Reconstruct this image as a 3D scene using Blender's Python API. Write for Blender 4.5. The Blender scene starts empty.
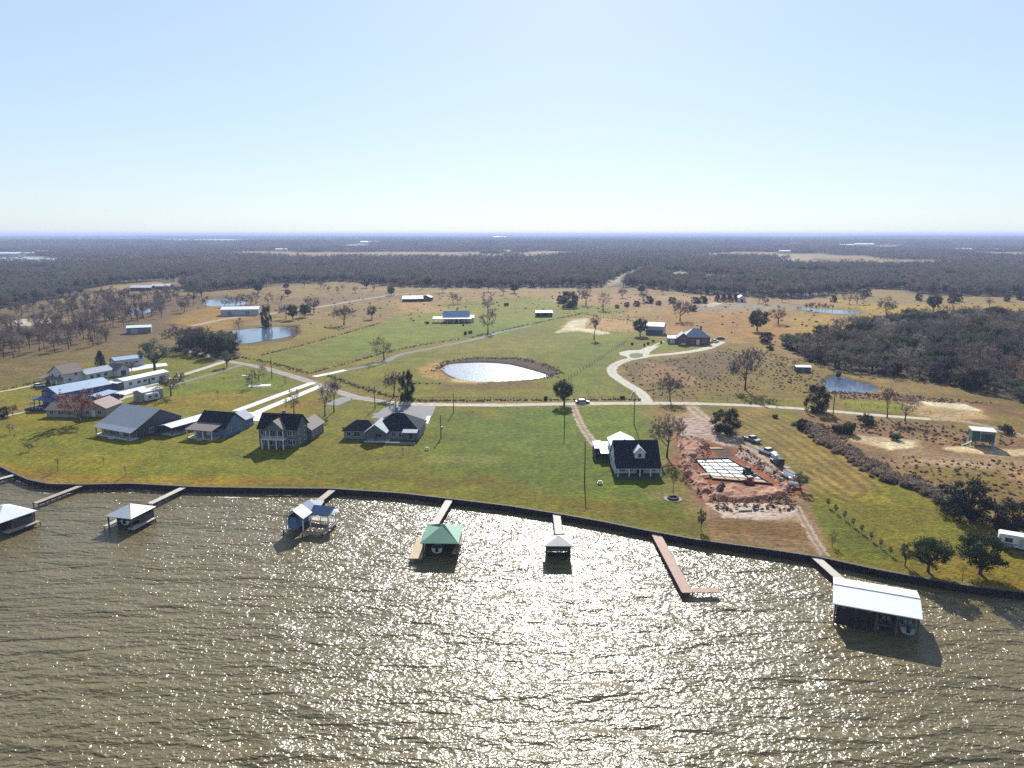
HAZE = 1.25e-4; SKY = 0.07; SUN = 5.0; EXPO = 0.95
import bpy, math, random
import numpy as np
from mathutils import Vector, Matrix, noise as mn
R = math.radians
sc = bpy.context.scene
COL = sc.collection
# ---------------------------------------------------------------- camera geometry
F = 735.0
PITCH = math.atan(150 / 735)
CAMZ = 60.0
WATER = -1.3
def G(px, py, z=0.0):
    """photo pixel -> world point on the level plane z"""
    x = (px - 512) / F; y = (384 - py) / F
    d = (x, math.cos(PITCH) + y * math.sin(PITCH), -math.sin(PITCH) + y * math.cos(PITCH))
    t = (z - CAMZ) / d[2]
    return Vector((d[0] * t, d[1] * t, z))
def scale_at(px, py, z=0.0):
    y = (384 - py) / F
    return F / ((z - CAMZ) / (-math.sin(PITCH) + y * math.cos(PITCH)))
def Gn(P, z=0.0):
    P = np.asarray(P, float)
    x = (P[:, 0] - 512) / F; y = (384 - P[:, 1]) / F
    t = (z - CAMZ) / (-math.sin(PITCH) + y * math.cos(PITCH))
    return np.stack([x * t, (math.cos(PITCH) + y * math.sin(PITCH)) * t], 1)
# ---------------------------------------------------------------- colours, materials
def lin(c):
    c = c / 255.0
    return c / 12.92 if c <= 0.04045 else ((c + 0.055) / 1.055) ** 2.4
def S(r, g, b): return (lin(r), lin(g), lin(b), 1.0)
LUM = 1.76
def A(r, g, b):
    c = np.array([lin(r), lin(g), lin(b)]) / LUM; l = c @ np.array([.25, .65, .10]); return np.maximum((l + (c - l) * 1.26) * np.array([.885, 1.0, .90]), .004)
MATS = {}
def mat(name, color, rough=0.7, metal=0.0, vary=0.18, vscale=0.6, color2=None, bump=0.0, bscale=3.0, spec=0.3, wave=None):
    if name in MATS: return MATS[name]
    m = bpy.data.materials.new(name); m.use_nodes = True
    nt = m.node_tree; N = nt.nodes; L = nt.links
    b = N['Principled BSDF']
    b.inputs['Roughness'].default_value = rough
    b.inputs['Metallic'].default_value = metal
    b.inputs['Specular IOR Level'].default_value = spec
    tc = N.new('ShaderNodeTexCoord')
    nz = N.new('ShaderNodeTexNoise'); nz.inputs['Scale'].default_value = vscale; nz.inputs['Detail'].default_value = 6
    L.new(tc.outputs['Object'], nz.inputs['Vector'])
    mx = N.new('ShaderNodeMix'); mx.data_type = 'RGBA'
    rp = N.new('ShaderNodeMapRange'); rp.inputs[1].default_value = 0.3; rp.inputs[2].default_value = 0.7
    L.new(nz.outputs[0], rp.inputs[0]); L.new(rp.outputs[0], mx.inputs[0])
    c = np.array(color[:3]) * .80; c2 = np.array(color2[:3]) * .80 if color2 is not None else c * (1 + vary)
    c1 = c if color2 is not None else c * (1 - vary)
    mx.inputs[6].default_value = (*c1, 1); mx.inputs[7].default_value = (*c2, 1)
    out = mx.outputs[2]
    if wave:
        wv = N.new('ShaderNodeTexWave'); wv.inputs['Scale'].default_value = wave[1]; wv.bands_direction = wave[0]
        wv.wave_profile = 'SAW' if len(wave) > 3 else 'SIN'
        L.new(tc.outputs['Object'], wv.inputs['Vector'])
        m2 = N.new('ShaderNodeMix'); m2.data_type = 'RGBA'; m2.blend_type = 'MULTIPLY'; m2.inputs[0].default_value = wave[2]
        L.new(out, m2.inputs[6]); L.new(wv.outputs[0], m2.inputs[7]); out = m2.outputs[2]
    L.new(out, b.inputs['Base Color'])
    if bump > 0:
        n2 = N.new('ShaderNodeTexNoise'); n2.inputs['Scale'].default_value = bscale; n2.inputs['Detail'].default_value = 5
        L.new(tc.outputs['Object'], n2.inputs['Vector'])
        bp = N.new('ShaderNodeBump'); bp.inputs['Strength'].default_value = 1; bp.inputs['Distance'].default_value = bump
        L.new(n2.outputs[0], bp.inputs['Height']); L.new(bp.outputs[0], b.inputs['Normal'])
    MATS[name] = m
    return m
M = {}
M['white_metal'] = mat('white_metal', (0.72, 0.73, 0.74), 0.45, vary=0.06, vscale=0.4, wave=('X', 1.2, 0.12))
M['bright_white_roof'] = mat('bright_white_roof', (0.80, 0.81, 0.82), 0.5, vary=0.04, vscale=0.5, wave=('X', 1.0, 0.06))
M['beige_metal'] = mat('beige_metal', (0.62, 0.57, 0.50), 0.5, vary=0.05)
M['galv_metal'] = mat('galv_metal', (0.50, 0.53, 0.56), 0.42, 0.3, vary=0.08, wave=('X', 1.2, 0.2))
M['white_siding'] = mat('white_siding', (0.66, 0.67, 0.68), 0.6, vary=0.06, wave=('Z', 2.2, 0.15))
M['white_paint'] = mat('white_paint', (0.72, 0.72, 0.72), 0.5, vary=0.05)
M['blue_metal_roof'] = mat('blue_metal_roof', (0.36, 0.46, 0.60), 0.45, vary=0.08, wave=('X', 1.2, 0.15))
M['blue_siding'] = mat('blue_siding', (0.06, 0.10, 0.24), 0.55, vary=0.1, wave=('X', 2.2, 0.2))
M['denim_siding'] = mat('denim_siding', (0.13, 0.20, 0.36), 0.6, vary=0.08, wave=('Z', 2.2, 0.2))
M['blue_roof'] = mat('blue_roof', (0.15, 0.20, 0.32), 0.5, vary=0.08, wave=('X', 1.2, 0.15))
M['green_roof'] = mat('green_roof', (0.20, 0.38, 0.26), 0.5, vary=0.07, wave=('X', 1.2, 0.15))
M['grey_roof'] = mat('grey_roof', (0.29, 0.32, 0.37), 0.75, vary=0.12, vscale=1.5, bump=0.02)
M['black_roof'] = mat('black_roof', (0.014, 0.016, 0.021), 0.9, spec=.1, vary=0.2, vscale=1.5, bump=0.02)
M['navy_roof'] = mat('navy_roof', (0.016, 0.020, 0.032), 0.9, spec=.1, vary=0.2, vscale=1.5, bump=0.02)
M['brown_roof'] = mat('brown_roof', (0.17, 0.13, 0.12), 0.8, vary=0.15, vscale=1.5, bump=0.02)
M['rust_roof'] = mat('rust_roof', (0.20, 0.11, 0.09), 0.7, vary=0.25, vscale=0.7, wave=('X', 1.0, 0.25))
M['slate_siding'] = mat('slate_siding', (0.12, 0.155, 0.17), 0.7, vary=0.08, wave=('Z', 2.2, 0.2))
M['grey_siding'] = mat('grey_siding', (0.24, 0.25, 0.27), 0.7, vary=0.08, wave=('Z', 2.2, 0.2))
M['dark_siding'] = mat('dark_siding', (0.07, 0.075, 0.08), 0.7, vary=0.15)
M['tan_siding'] = mat('tan_siding', (0.36, 0.33, 0.28), 0.7, vary=0.1, wave=('X', 2.0, 0.15))
M['brick'] = mat('brick', (0.16, 0.06, 0.045), 0.8, color2=(0.26, 0.12, 0.09), vscale=5)
M['glass'] = mat('glass', (0.02, 0.025, 0.03), 0.12, vary=0.2, spec=0.6)
M['wood_deck'] = mat('wood_deck', (0.42, 0.33, 0.26), 0.75, vary=0.15, vscale=1.5, wave=('Y', 3.0, 0.35))
M['red_wood_deck'] = mat('red_wood_deck', (0.40, 0.24, 0.17), 0.75, vary=0.15, vscale=1.2, wave=('Y', 3.0, 0.3))
M['tan_deck'] = mat('tan_deck', (0.50, 0.36, 0.20), 0.75, vary=0.15, vscale=1.5, wave=('Y', 3.0, 0.3))
M['pale_deck'] = mat('pale_deck', (0.50, 0.455, 0.37), 0.75, vary=0.1, vscale=1.5, wave=('Y', 3.0, 0.25))
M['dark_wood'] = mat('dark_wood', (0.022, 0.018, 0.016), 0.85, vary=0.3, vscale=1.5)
M['post_wood'] = mat('post_wood', (0.10, 0.08, 0.065), 0.85, vary=0.2)
M['concrete'] = mat('concrete', (0.62, 0.60, 0.55), 0.85, vary=0.06, vscale=0.25)
def road_mat(name, c, c2, ragged=.35, ruts=.3):
    m = bpy.data.materials.new(name); m.use_nodes = True; nt = m.node_tree; N = nt.nodes; L = nt.links; b = N['Principled BSDF']
    b.inputs['Roughness'].default_value = .95; b.inputs['Specular IOR Level'].default_value = .1
    uv = N.new('ShaderNodeUVMap'); uv.uv_map = 'road'; sp = N.new('ShaderNodeSeparateXYZ'); L.new(uv.outputs[0], sp.inputs[0])
    geo = N.new('ShaderNodeNewGeometry')
    def math_(op, a, b_=None, c_=None):
        n = N.new('ShaderNodeMath'); n.operation = op
        for i, v in enumerate((a, b_, c_)):
            if v is None: continue
            if isinstance(v, (int, float)): n.inputs[i].default_value = v
            else: L.new(v, n.inputs[i])
        return n.outputs[0]
    def noise(scale, det=4):
        n = N.new('ShaderNodeTexNoise'); n.inputs['Scale'].default_value = scale; n.inputs['Detail'].default_value = det; L.new(geo.outputs['Position'], n.inputs['Vector']); return n.outputs[0]
    u = math_('ABSOLUTE', math_('SUBTRACT', sp.outputs[0], .5))           # 0 centre, .5 edge
    rut = math_('ABSOLUTE', math_('SUBTRACT', u, .22))                       # 0 in the wheel tracks
    f = math_('ADD', math_('MULTIPLY', rut, 5 * ruts), math_('MULTIPLY', math_('SUBTRACT', noise(.5), .45), 2.2))
    f = math_('ADD', f, math_('MULTIPLY', math_('SUBTRACT', noise(.06), .5), 1.2))
    mx = N.new('ShaderNodeMix'); mx.data_type = 'RGBA'; mx.clamp_factor = True; L.new(f, mx.inputs[0]); mx.inputs[6].default_value = (*[v * .8 for v in c], 1); mx.inputs[7].default_value = (*[v * .8 for v in c2], 1); L.new(mx.outputs[2], b.inputs['Base Color'])
    e = math_('SUBTRACT', .5, u); e = math_('SUBTRACT', e, math_('MULTIPLY', math_('SUBTRACT', noise(.7, 5), .30), ragged)); a = math_('GREATER_THAN', e, 0.0)
    L.new(a, b.inputs['Alpha'])
    return m
M['gravel'] = road_mat('gravel', (0.34, 0.30, 0.25), (0.17, 0.155, 0.11), .5, .4)
M['pale_gravel'] = road_mat('pale_gravel', (0.50, 0.455, 0.37), (0.30, 0.275, 0.20), .38)
M['foam_glint'] = road_mat('foam_glint', (0.8, 0.8, 0.78), (0.45, 0.42, 0.33), 2.1)
M['asphalt'] = mat('asphalt', (0.17, 0.165, 0.165), 0.9, vary=0.12, vscale=0.3, bump=0.02)
M['grey_gravel'] = road_mat('grey_gravel', (0.20, 0.205, 0.185), (0.12, 0.135, 0.09), .4)
M['dirt_track'] = road_mat('dirt_track', (0.40, 0.29, 0.21), (0.19, 0.14, 0.085), .95, .8)
M['black_rubber'] = mat('black_rubber', (0.015, 0.015, 0.015), 0.8)
M['car_silver'] = mat('car_silver', (0.26, 0.28, 0.31), 0.35, 0.3, vary=0.03)
M['car_white'] = mat('car_white', (0.75, 0.75, 0.75), 0.3, vary=0.03)
M['car_dark'] = mat('car_dark', (0.03, 0.035, 0.04), 0.3, vary=0.1)
M['machine_red'] = mat('machine_red', (0.25, 0.03, 0.03), 0.5, vary=0.15)
M['steel'] = mat('steel', (0.18, 0.19, 0.20), 0.5, 0.4)
M['green_paint'] = mat('green_paint', (0.03, 0.10, 0.085), 0.5, vary=0.15)
M['plastic_sheet'] = mat('plastic_sheet', (0.42, 0.44, 0.46), 0.5, vary=0.35, vscale=1.2)
M['sand_fill'] = mat('sand_fill', (0.55, 0.33, 0.16), 0.95, vary=0.12, vscale=0.8)
M['trench'] = mat('trench', (0.06, 0.045, 0.04), 0.9, vary=0.2)
M['bark'] = mat('bark', (0.085, 0.07, 0.06), 0.9, vary=0.3, vscale=1)
def leaf_mat(name, c1, c2, translucent=0.38, vs=0.5):
    m = bpy.data.materials.new(name); m.use_nodes = True
    nt = m.node_tree; N = nt.nodes; L = nt.links
    b = N['Principled BSDF']; b.inputs['Roughness'].default_value = 0.75; b.inputs['Specular IOR Level'].default_value = 0.2
    tc = N.new('ShaderNodeTexCoord'); nz = N.new('ShaderNodeTexNoise'); nz.inputs['Scale'].default_value = vs; nz.inputs['Detail'].default_value = 4
    L.new(tc.outputs['Object'], nz.inputs['Vector'])
    oi = N.new('ShaderNodeObjectInfo')
    ad = N.new('ShaderNodeMath'); ad.operation = 'MULTIPLY_ADD'; ad.inputs[1].default_value = 0.75
    L.new(oi.outputs['Random'], ad.inputs[0])
    ad2 = N.new('ShaderNodeMapRange'); ad2.inputs[1].default_value = 0.3; ad2.inputs[2].default_value = 0.7; ad2.inputs[3].default_value = -0.25; ad2.inputs[4].default_value = 0.5
    L.new(nz.outputs[0], ad2.inputs[0]); L.new(ad2.outputs[0], ad.inputs[2])
    mx = N.new('ShaderNodeMix'); mx.data_type = 'RGBA'; mx.clamp_factor = True
    L.new(ad.outputs[0], mx.inputs[0]); mx.inputs[6].default_value = (*[v * .85 for v in c1], 1); mx.inputs[7].default_value = (*[v * .85 for v in c2], 1)
    L.new(mx.outputs[2], b.inputs['Base Color'])
    if translucent:
        tr = N.new('ShaderNodeBsdfTranslucent'); L.new(mx.outputs[2], tr.inputs[0]); ms = N.new('ShaderNodeMixShader'); ms.inputs[0].default_value = translucent
        L.new(b.outputs[0], ms.inputs[1]); L.new(tr.outputs[0], ms.inputs[2]); L.new(ms.outputs[0], N['Material Output'].inputs['Surface'])
    return m
M['twigs'] = leaf_mat('twigs', (0.075, 0.062, 0.058), (0.19, 0.15, 0.135))
M['pale_twigs'] = leaf_mat('pale_twigs', (0.22, 0.19, 0.165), (0.34, 0.29, 0.25))
M['pink_twigs'] = leaf_mat('pink_twigs', (0.24, 0.12, 0.10), (0.34, 0.19, 0.15))
M['leaves'] = leaf_mat('leaves', (0.022, 0.036, 0.014), (0.06, 0.08, 0.03), vs=0.8)
M['grey_leaves'] = leaf_mat('grey_leaves', (0.065, 0.085, 0.045), (0.15, 0.16, 0.09), vs=0.8)
M['cedar_leaves'] = leaf_mat('cedar_leaves', (0.016, 0.024, 0.012), (0.038, 0.045, 0.022), vs=0.8)
M['brown_leaves'] = leaf_mat('brown_leaves', (0.12, 0.075, 0.045), (0.20, 0.14, 0.09), vs=0.8)
M['scrub'] = leaf_mat('scrub', (0.13, 0.095, 0.07), (0.36, 0.27, 0.20), vs=0.8)
M['weeds'] = leaf_mat('weeds', (0.07, 0.065, 0.035), (0.20, 0.16, 0.09), vs=0.8)
# ---------------------------------------------------------------- mesh builder
class MB:
    def __init__(s): s.v = []; s.f = []; s.m = []; s.cm = 0
    def add(s, vs, fs):
        n = len(s.v); s.v += [tuple(v) for v in vs]
        s.f += [tuple(i + n for i in f) for f in fs]; s.m += [s.cm] * len(fs); return s
    def box(s, x0, x1, y0, y1, z0, z1):
        return s.add([(x0, y0, z0), (x1, y0, z0), (x1, y1, z0), (x0, y1, z0), (x0, y0, z1), (x1, y0, z1), (x1, y1, z1), (x0, y1, z1)],
                     [(0, 3, 2, 1), (4, 5, 6, 7), (0, 1, 5, 4), (1, 2, 6, 5), (2, 3, 7, 6), (3, 0, 4, 7)])
    def prism(s, poly, z0, z1):
        n = len(poly); vs = [(*p, z0) for p in poly] + [(*p, z1) for p in poly]
        fs = [tuple(range(n - 1, -1, -1)), tuple(range(n, 2 * n))] + [(i, (i + 1) % n, (i + 1) % n + n, i + n) for i in range(n)]
        return s.add(vs, fs)
    def sideprism(s, prof, x0, x1, axis='x'):
        """profile in (a,z) extruded along axis"""
        n = len(prof)
        if axis == 'x': vs = [(x0, a, z) for a, z in prof] + [(x1, a, z) for a, z in prof]
        else: vs = [(a, x0, z) for a, z in prof] + [(a, x1, z) for a, z in prof]
        fs = [tuple(range(n - 1, -1, -1)), tuple(range(n, 2 * n))] + [(i, (i + 1) % n, (i + 1) % n + n, i + n) for i in range(n)]
        return s.add(vs, fs)
    def tube(s, p0, p1, r0, r1=None, n=6, cap=True):
        r1 = r0 if r1 is None else r1
        p0 = Vector(p0); p1 = Vector(p1); d = (p1 - p0)
        if d.length < 1e-6: return s
        d.normalize(); u = d.cross(Vector((0, 0, 1)) if abs(d.z) < .9 else Vector((1, 0, 0))).normalized(); w = d.cross(u)
        vs = []
        for p, r in ((p0, r0), (p1, r1)):
            for i in range(n):
                a = 2 * math.pi * i / n; vs.append(p + (u * math.cos(a) + w * math.sin(a)) * r)
        fs = [(i, (i + 1) % n, (i + 1) % n + n, i + n) for i in range(n)]
        if cap: fs += [tuple(range(n - 1, -1, -1)), tuple(range(n, 2 * n))]
        return s.add(vs, fs)
    def mesh(s, name, mats, smooth=False):
        me = bpy.data.meshes.new(name); me.from_pydata(s.v, [], s.f)
        for m in (mats if isinstance(mats, (list, tuple)) else [mats]): me.materials.append(m)
        if any(s.m): me.polygons.foreach_set('material_index', s.m)
        if smooth: me.polygons.foreach_set('use_smooth', [True] * len(s.f))
        me.update(); return me
    def build(s, name, mats, parent=None, loc=None, rz=0, smooth=False):
        o = bpy.data.objects.new(name, s.mesh(name, mats, smooth)); COL.objects.link(o)
        if parent: o.parent = parent
        if loc is not None: o.location = loc
        if rz: o.rotation_euler = (0, 0, rz)
        return o
def tag(o, label=None, cat=None, group=None, kind=None):
    if label: o['label'] = label
    if cat: o['category'] = cat
    if group: o['group'] = group
    if kind: o['kind'] = kind
    return o
def thing(name, label, cat, loc=(0, 0, 0), rz=0.0, group=None):
    o = bpy.data.objects.new(name, None); COL.objects.link(o); o.location = loc; o.rotation_euler = (0, 0, rz)
    o.empty_display_size = 0.5
    return tag(o, label, cat, group)
def copy_tree(o, parent=None):
    c = o.copy(); COL.objects.link(c)
    if parent: c.parent = parent
    for ch in o.children: copy_tree(ch, c)
    return c
def grid_mesh(name, X, Y, Z, m, smooth=True, colors=None, mask=None):
    nr, nc = X.shape
    co = np.stack([X, Y, Z], -1).reshape(-1, 3).astype(np.float32)
    idx = np.arange(nr * nc).reshape(nr, nc)
    q = np.stack([idx[:-1, :-1], idx[:-1, 1:], idx[1:, 1:], idx[1:, :-1]], -1).reshape(-1, 4)
    if mask is not None:
        mk = mask.reshape(-1); q = q[mk[q].any(1)]
        used = np.unique(q); remap = np.full(nr * nc, -1); remap[used] = np.arange(len(used)); q = remap[q]; co = co[used]
        if colors is not None: colors = colors[used]
    me = bpy.data.meshes.new(name)
    me.vertices.add(len(co)); me.vertices.foreach_set('co', co.ravel())
    me.loops.add(q.size); me.loops.foreach_set('vertex_index', q.ravel().astype(np.int32))
    me.polygons.add(len(q)); me.polygons.foreach_set('loop_start', np.arange(0, q.size, 4, dtype=np.int32))
    me.polygons.foreach_set('loop_total', np.full(len(q), 4, dtype=np.int32))
    me.polygons.foreach_set('use_smooth', np.full(len(q), smooth))
    me.update(calc_edges=True); me.validate()
    if colors is not None:
        a = me.color_attributes.new('land', 'FLOAT_COLOR', 'POINT')
        c4 = np.ones((len(co), 4), np.float32); c4[:, :3] = colors; a.data.foreach_set('color', c4.ravel())
    me.materials.append(m)
    o = bpy.data.objects.new(name, me); COL.objects.link(o); return o
# ---------------------------------------------------------------- numpy noise / distance fields
def _h(ix, iy, seed):
    n = (ix.astype(np.int64) * 374761393 + iy.astype(np.int64) * 668265263 + seed * 1442695041) & 0xFFFFFFFF
    n = ((n ^ (n >> 13)) * 1274126177) & 0xFFFFFFFF
    n = n ^ (n >> 16)
    return (n & 0xFFFF) / 65535.0
def vnoise(x, y, seed=0):
    ix = np.floor(x); iy = np.floor(y); fx = x - ix; fy = y - iy
    fx = fx * fx * (3 - 2 * fx); fy = fy * fy * (3 - 2 * fy)
    a = _h(ix, iy, seed); b = _h(ix + 1, iy, seed); c = _h(ix, iy + 1, seed); d = _h(ix + 1, iy + 1, seed)
    return (a * (1 - fx) + b * fx) * (1 - fy) + (c * (1 - fx) + d * fx) * fy
def fbm(x, y, s, seed=0, oct=4):
    v = 0; a = 0.5; t = 0
    for i in range(oct):
        v = v + a * vnoise(x / s + 17.3 * i, y / s - 9.1 * i, seed + i); t += a; a *= 0.55; s *= 0.5
    return v / t
def sdf(P, poly):
    """positive inside"""
    x, y = P[:, 0], P[:, 1]; n = len(poly)
    d2 = np.full(len(P), 1e30); ins = np.zeros(len(P), bool)
    for i in range(n):
        ax, ay = poly[i]; bx, by = poly[(i + 1) % n]
        ex, ey = bx - ax, by - ay; L2 = ex * ex + ey * ey + 1e-12
        t = np.clip(((x - ax) * ex + (y - ay) * ey) / L2, 0, 1)
        d2 = np.minimum(d2, (x - ax - t * ex) ** 2 + (y - ay - t * ey) ** 2)
        c = ((ay > y) != (by > y)) & (x < ex * (y - ay) / (ey if abs(ey) > 1e-9 else 1e-9) + ax)
        ins ^= c
    return np.where(ins, 1, -1) * np.sqrt(d2)
def dline(P, pts):
    x, y = P[:, 0], P[:, 1]; d2 = np.full(len(P), 1e30)
    for i in range(len(pts) - 1):
        ax, ay = pts[i]; bx, by = pts[i + 1]; ex, ey = bx - ax, by - ay; L2 = ex * ex + ey * ey + 1e-12
        t = np.clip(((x - ax) * ex + (y - ay) * ey) / L2, 0, 1)
        d2 = np.minimum(d2, (x - ax - t * ex) ** 2 + (y - ay - t * ey) ** 2)
    return np.sqrt(d2)
def px_poly(pts, z=0.0): return [tuple(p) for p in Gn(pts, z)]
def smooth01(t): t = np.clip(t, 0, 1); return t * t * (3 - 2 * t)
def spline(pts, n=8):
    """Catmull-Rom through 2-D points"""
    P = [np.array(p, float) for p in pts]; P = [2 * P[0] - P[1]] + P + [2 * P[-1] - P[-2]]; out = []
    for i in range(1, len(P) - 2):
        for k in range(n):
            t = k / n; a, b, c, d = P[i - 1], P[i], P[i + 1], P[i + 2]
            out.append(0.5 * ((2 * b) + (-a + c) * t + (2 * a - 5 * b + 4 * c - d) * t * t + (-a + 3 * b - 3 * c + d) * t ** 3))
    out.append(P[-2]); return out
# ================================================================= LAND
SHORE = [(-900, 330), (-400, 395), (-150, 435), (-40, 457), (0, 466), (14, 473), (30, 480), (50, 484), (85, 484.5), (130, 483.5), (200, 487),
         (270, 488), (330, 488.5), (400, 493), (452, 499), (510, 506), (560, 514), (600, 521), (650, 531), (700, 540), (760, 548),
         (820, 557), (880, 570), (940, 581), (985, 588), (1024, 592), (1120, 606), (1400, 640), (1900, 700)]
sx = np.array([s[0] for s in SHORE], float); sy = np.array([s[1] for s in SHORE], float)
FT1 = .40; FT2 = .44
def far_relief(x, y):
    d = np.hypot(x, y)
    return smooth01((d - 5000) / 6000) * (fbm(x, y * 0.6, 2600, 5, 3) - 0.5) * 60 + smooth01((d - 12000) / 8000) * 8
PONDS = {  # outlines in the photo
 'main': [(441, 367.5), (450, 363.5), (470, 362), (490, 362), (510, 364), (530, 369), (547, 374.5), (540, 377), (520, 379.3), (490, 380.8), (465, 379), (450, 374)],
 'blue': [(233, 331), (258, 328.5), (285, 327.5), (290, 331), (289, 336), (268, 340), (239, 343)],
 'wood': [(206, 299.5), (225, 299), (242, 301), (246, 304), (228, 306), (206, 305.5)],
 'small_wood': [(130, 309), (148, 308), (150, 312), (132, 315)],
 'pasture': [(799, 307), (817, 309), (857, 311.3), (852, 313.8), (828, 313.2), (801, 309.3)],
 'brush': [(823, 382), (833, 375), (843, 376), (852, 379.5), (868, 383), (877, 388), (864, 391.5), (848, 392.5), (833, 391), (827, 387)],
 'far_pasture': [(788, 296.3), (810, 296.5), (811, 299), (790, 299)],
}
FOREST_EDGE = [(-900, 345), (-300, 318), (0, 309), (50, 300), (100, 293), (125, 287), (160, 286), (200, 292), (250, 288), (300, 284), (345, 281), (400, 287), (480, 287.5),
               (560, 287.5), (640, 287), (690, 293), (735, 297), (800, 298), (850, 292), (900, 293), (960, 296), (1024, 296), (1500, 300), (1900, 305)]
fx_, fy_ = np.array(FOREST_EDGE, float).T
CLEARINGS = [ # far fields inside the forest (photo outlines), colour
 ([(-10, 282), (15, 279), (22, 281), (10, 288), (-10, 290)], (165, 155, 85)),
 ([(75, 262), (100, 257.5), (140, 255.5), (143, 258), (110, 261.5), (90, 263)], (170, 145, 120)),
 ([(5, 256), (30, 251), (50, 251), (45, 258), (0, 262)], (150, 150, 120)),
 ([(596, 284), (620, 275), (640, 268), (655, 268), (640, 275), (610, 286), (598, 287)], (165, 150, 130)),
 ([(660, 274), (680, 271), (690, 273), (735, 276), (735, 279), (700, 280), (690, 277), (668, 278)], (170, 150, 110)),
 ([(745, 256.5), (780, 254.5), (812, 256), (812, 260), (795, 262), (770, 259)], (165, 140, 115)),
 ([(842, 246), (905, 245), (912, 247), (895, 249), (888, 254), (925, 256), (930, 258), (895, 256), (868, 253), (885, 248), (845, 248)], (180, 165, 150)),
 ([(950, 254), (975, 251.5), (1020, 252), (1024, 256), (990, 258)], (165, 140, 115)),
 ([(330, 246), (365, 243.5), (400, 243.5), (360, 248)], (190, 185, 180)),
 ([(200, 243), (215, 242.5), (250, 243), (245, 245)], (175, 170, 165)),
 ([(90, 290), (110, 285), (160, 281), (180, 283), (170, 289), (120, 291)], (150, 125, 90)),
 ([(180, 279), (205, 275), (212, 281), (195, 286), (182, 285)], (160, 140, 115)),
 ([(840, 296), (870, 289), (905, 290), (915, 297), (1000, 298), (1024, 300), (1024, 305), (860, 305)], (150, 125, 90)),
]
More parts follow.
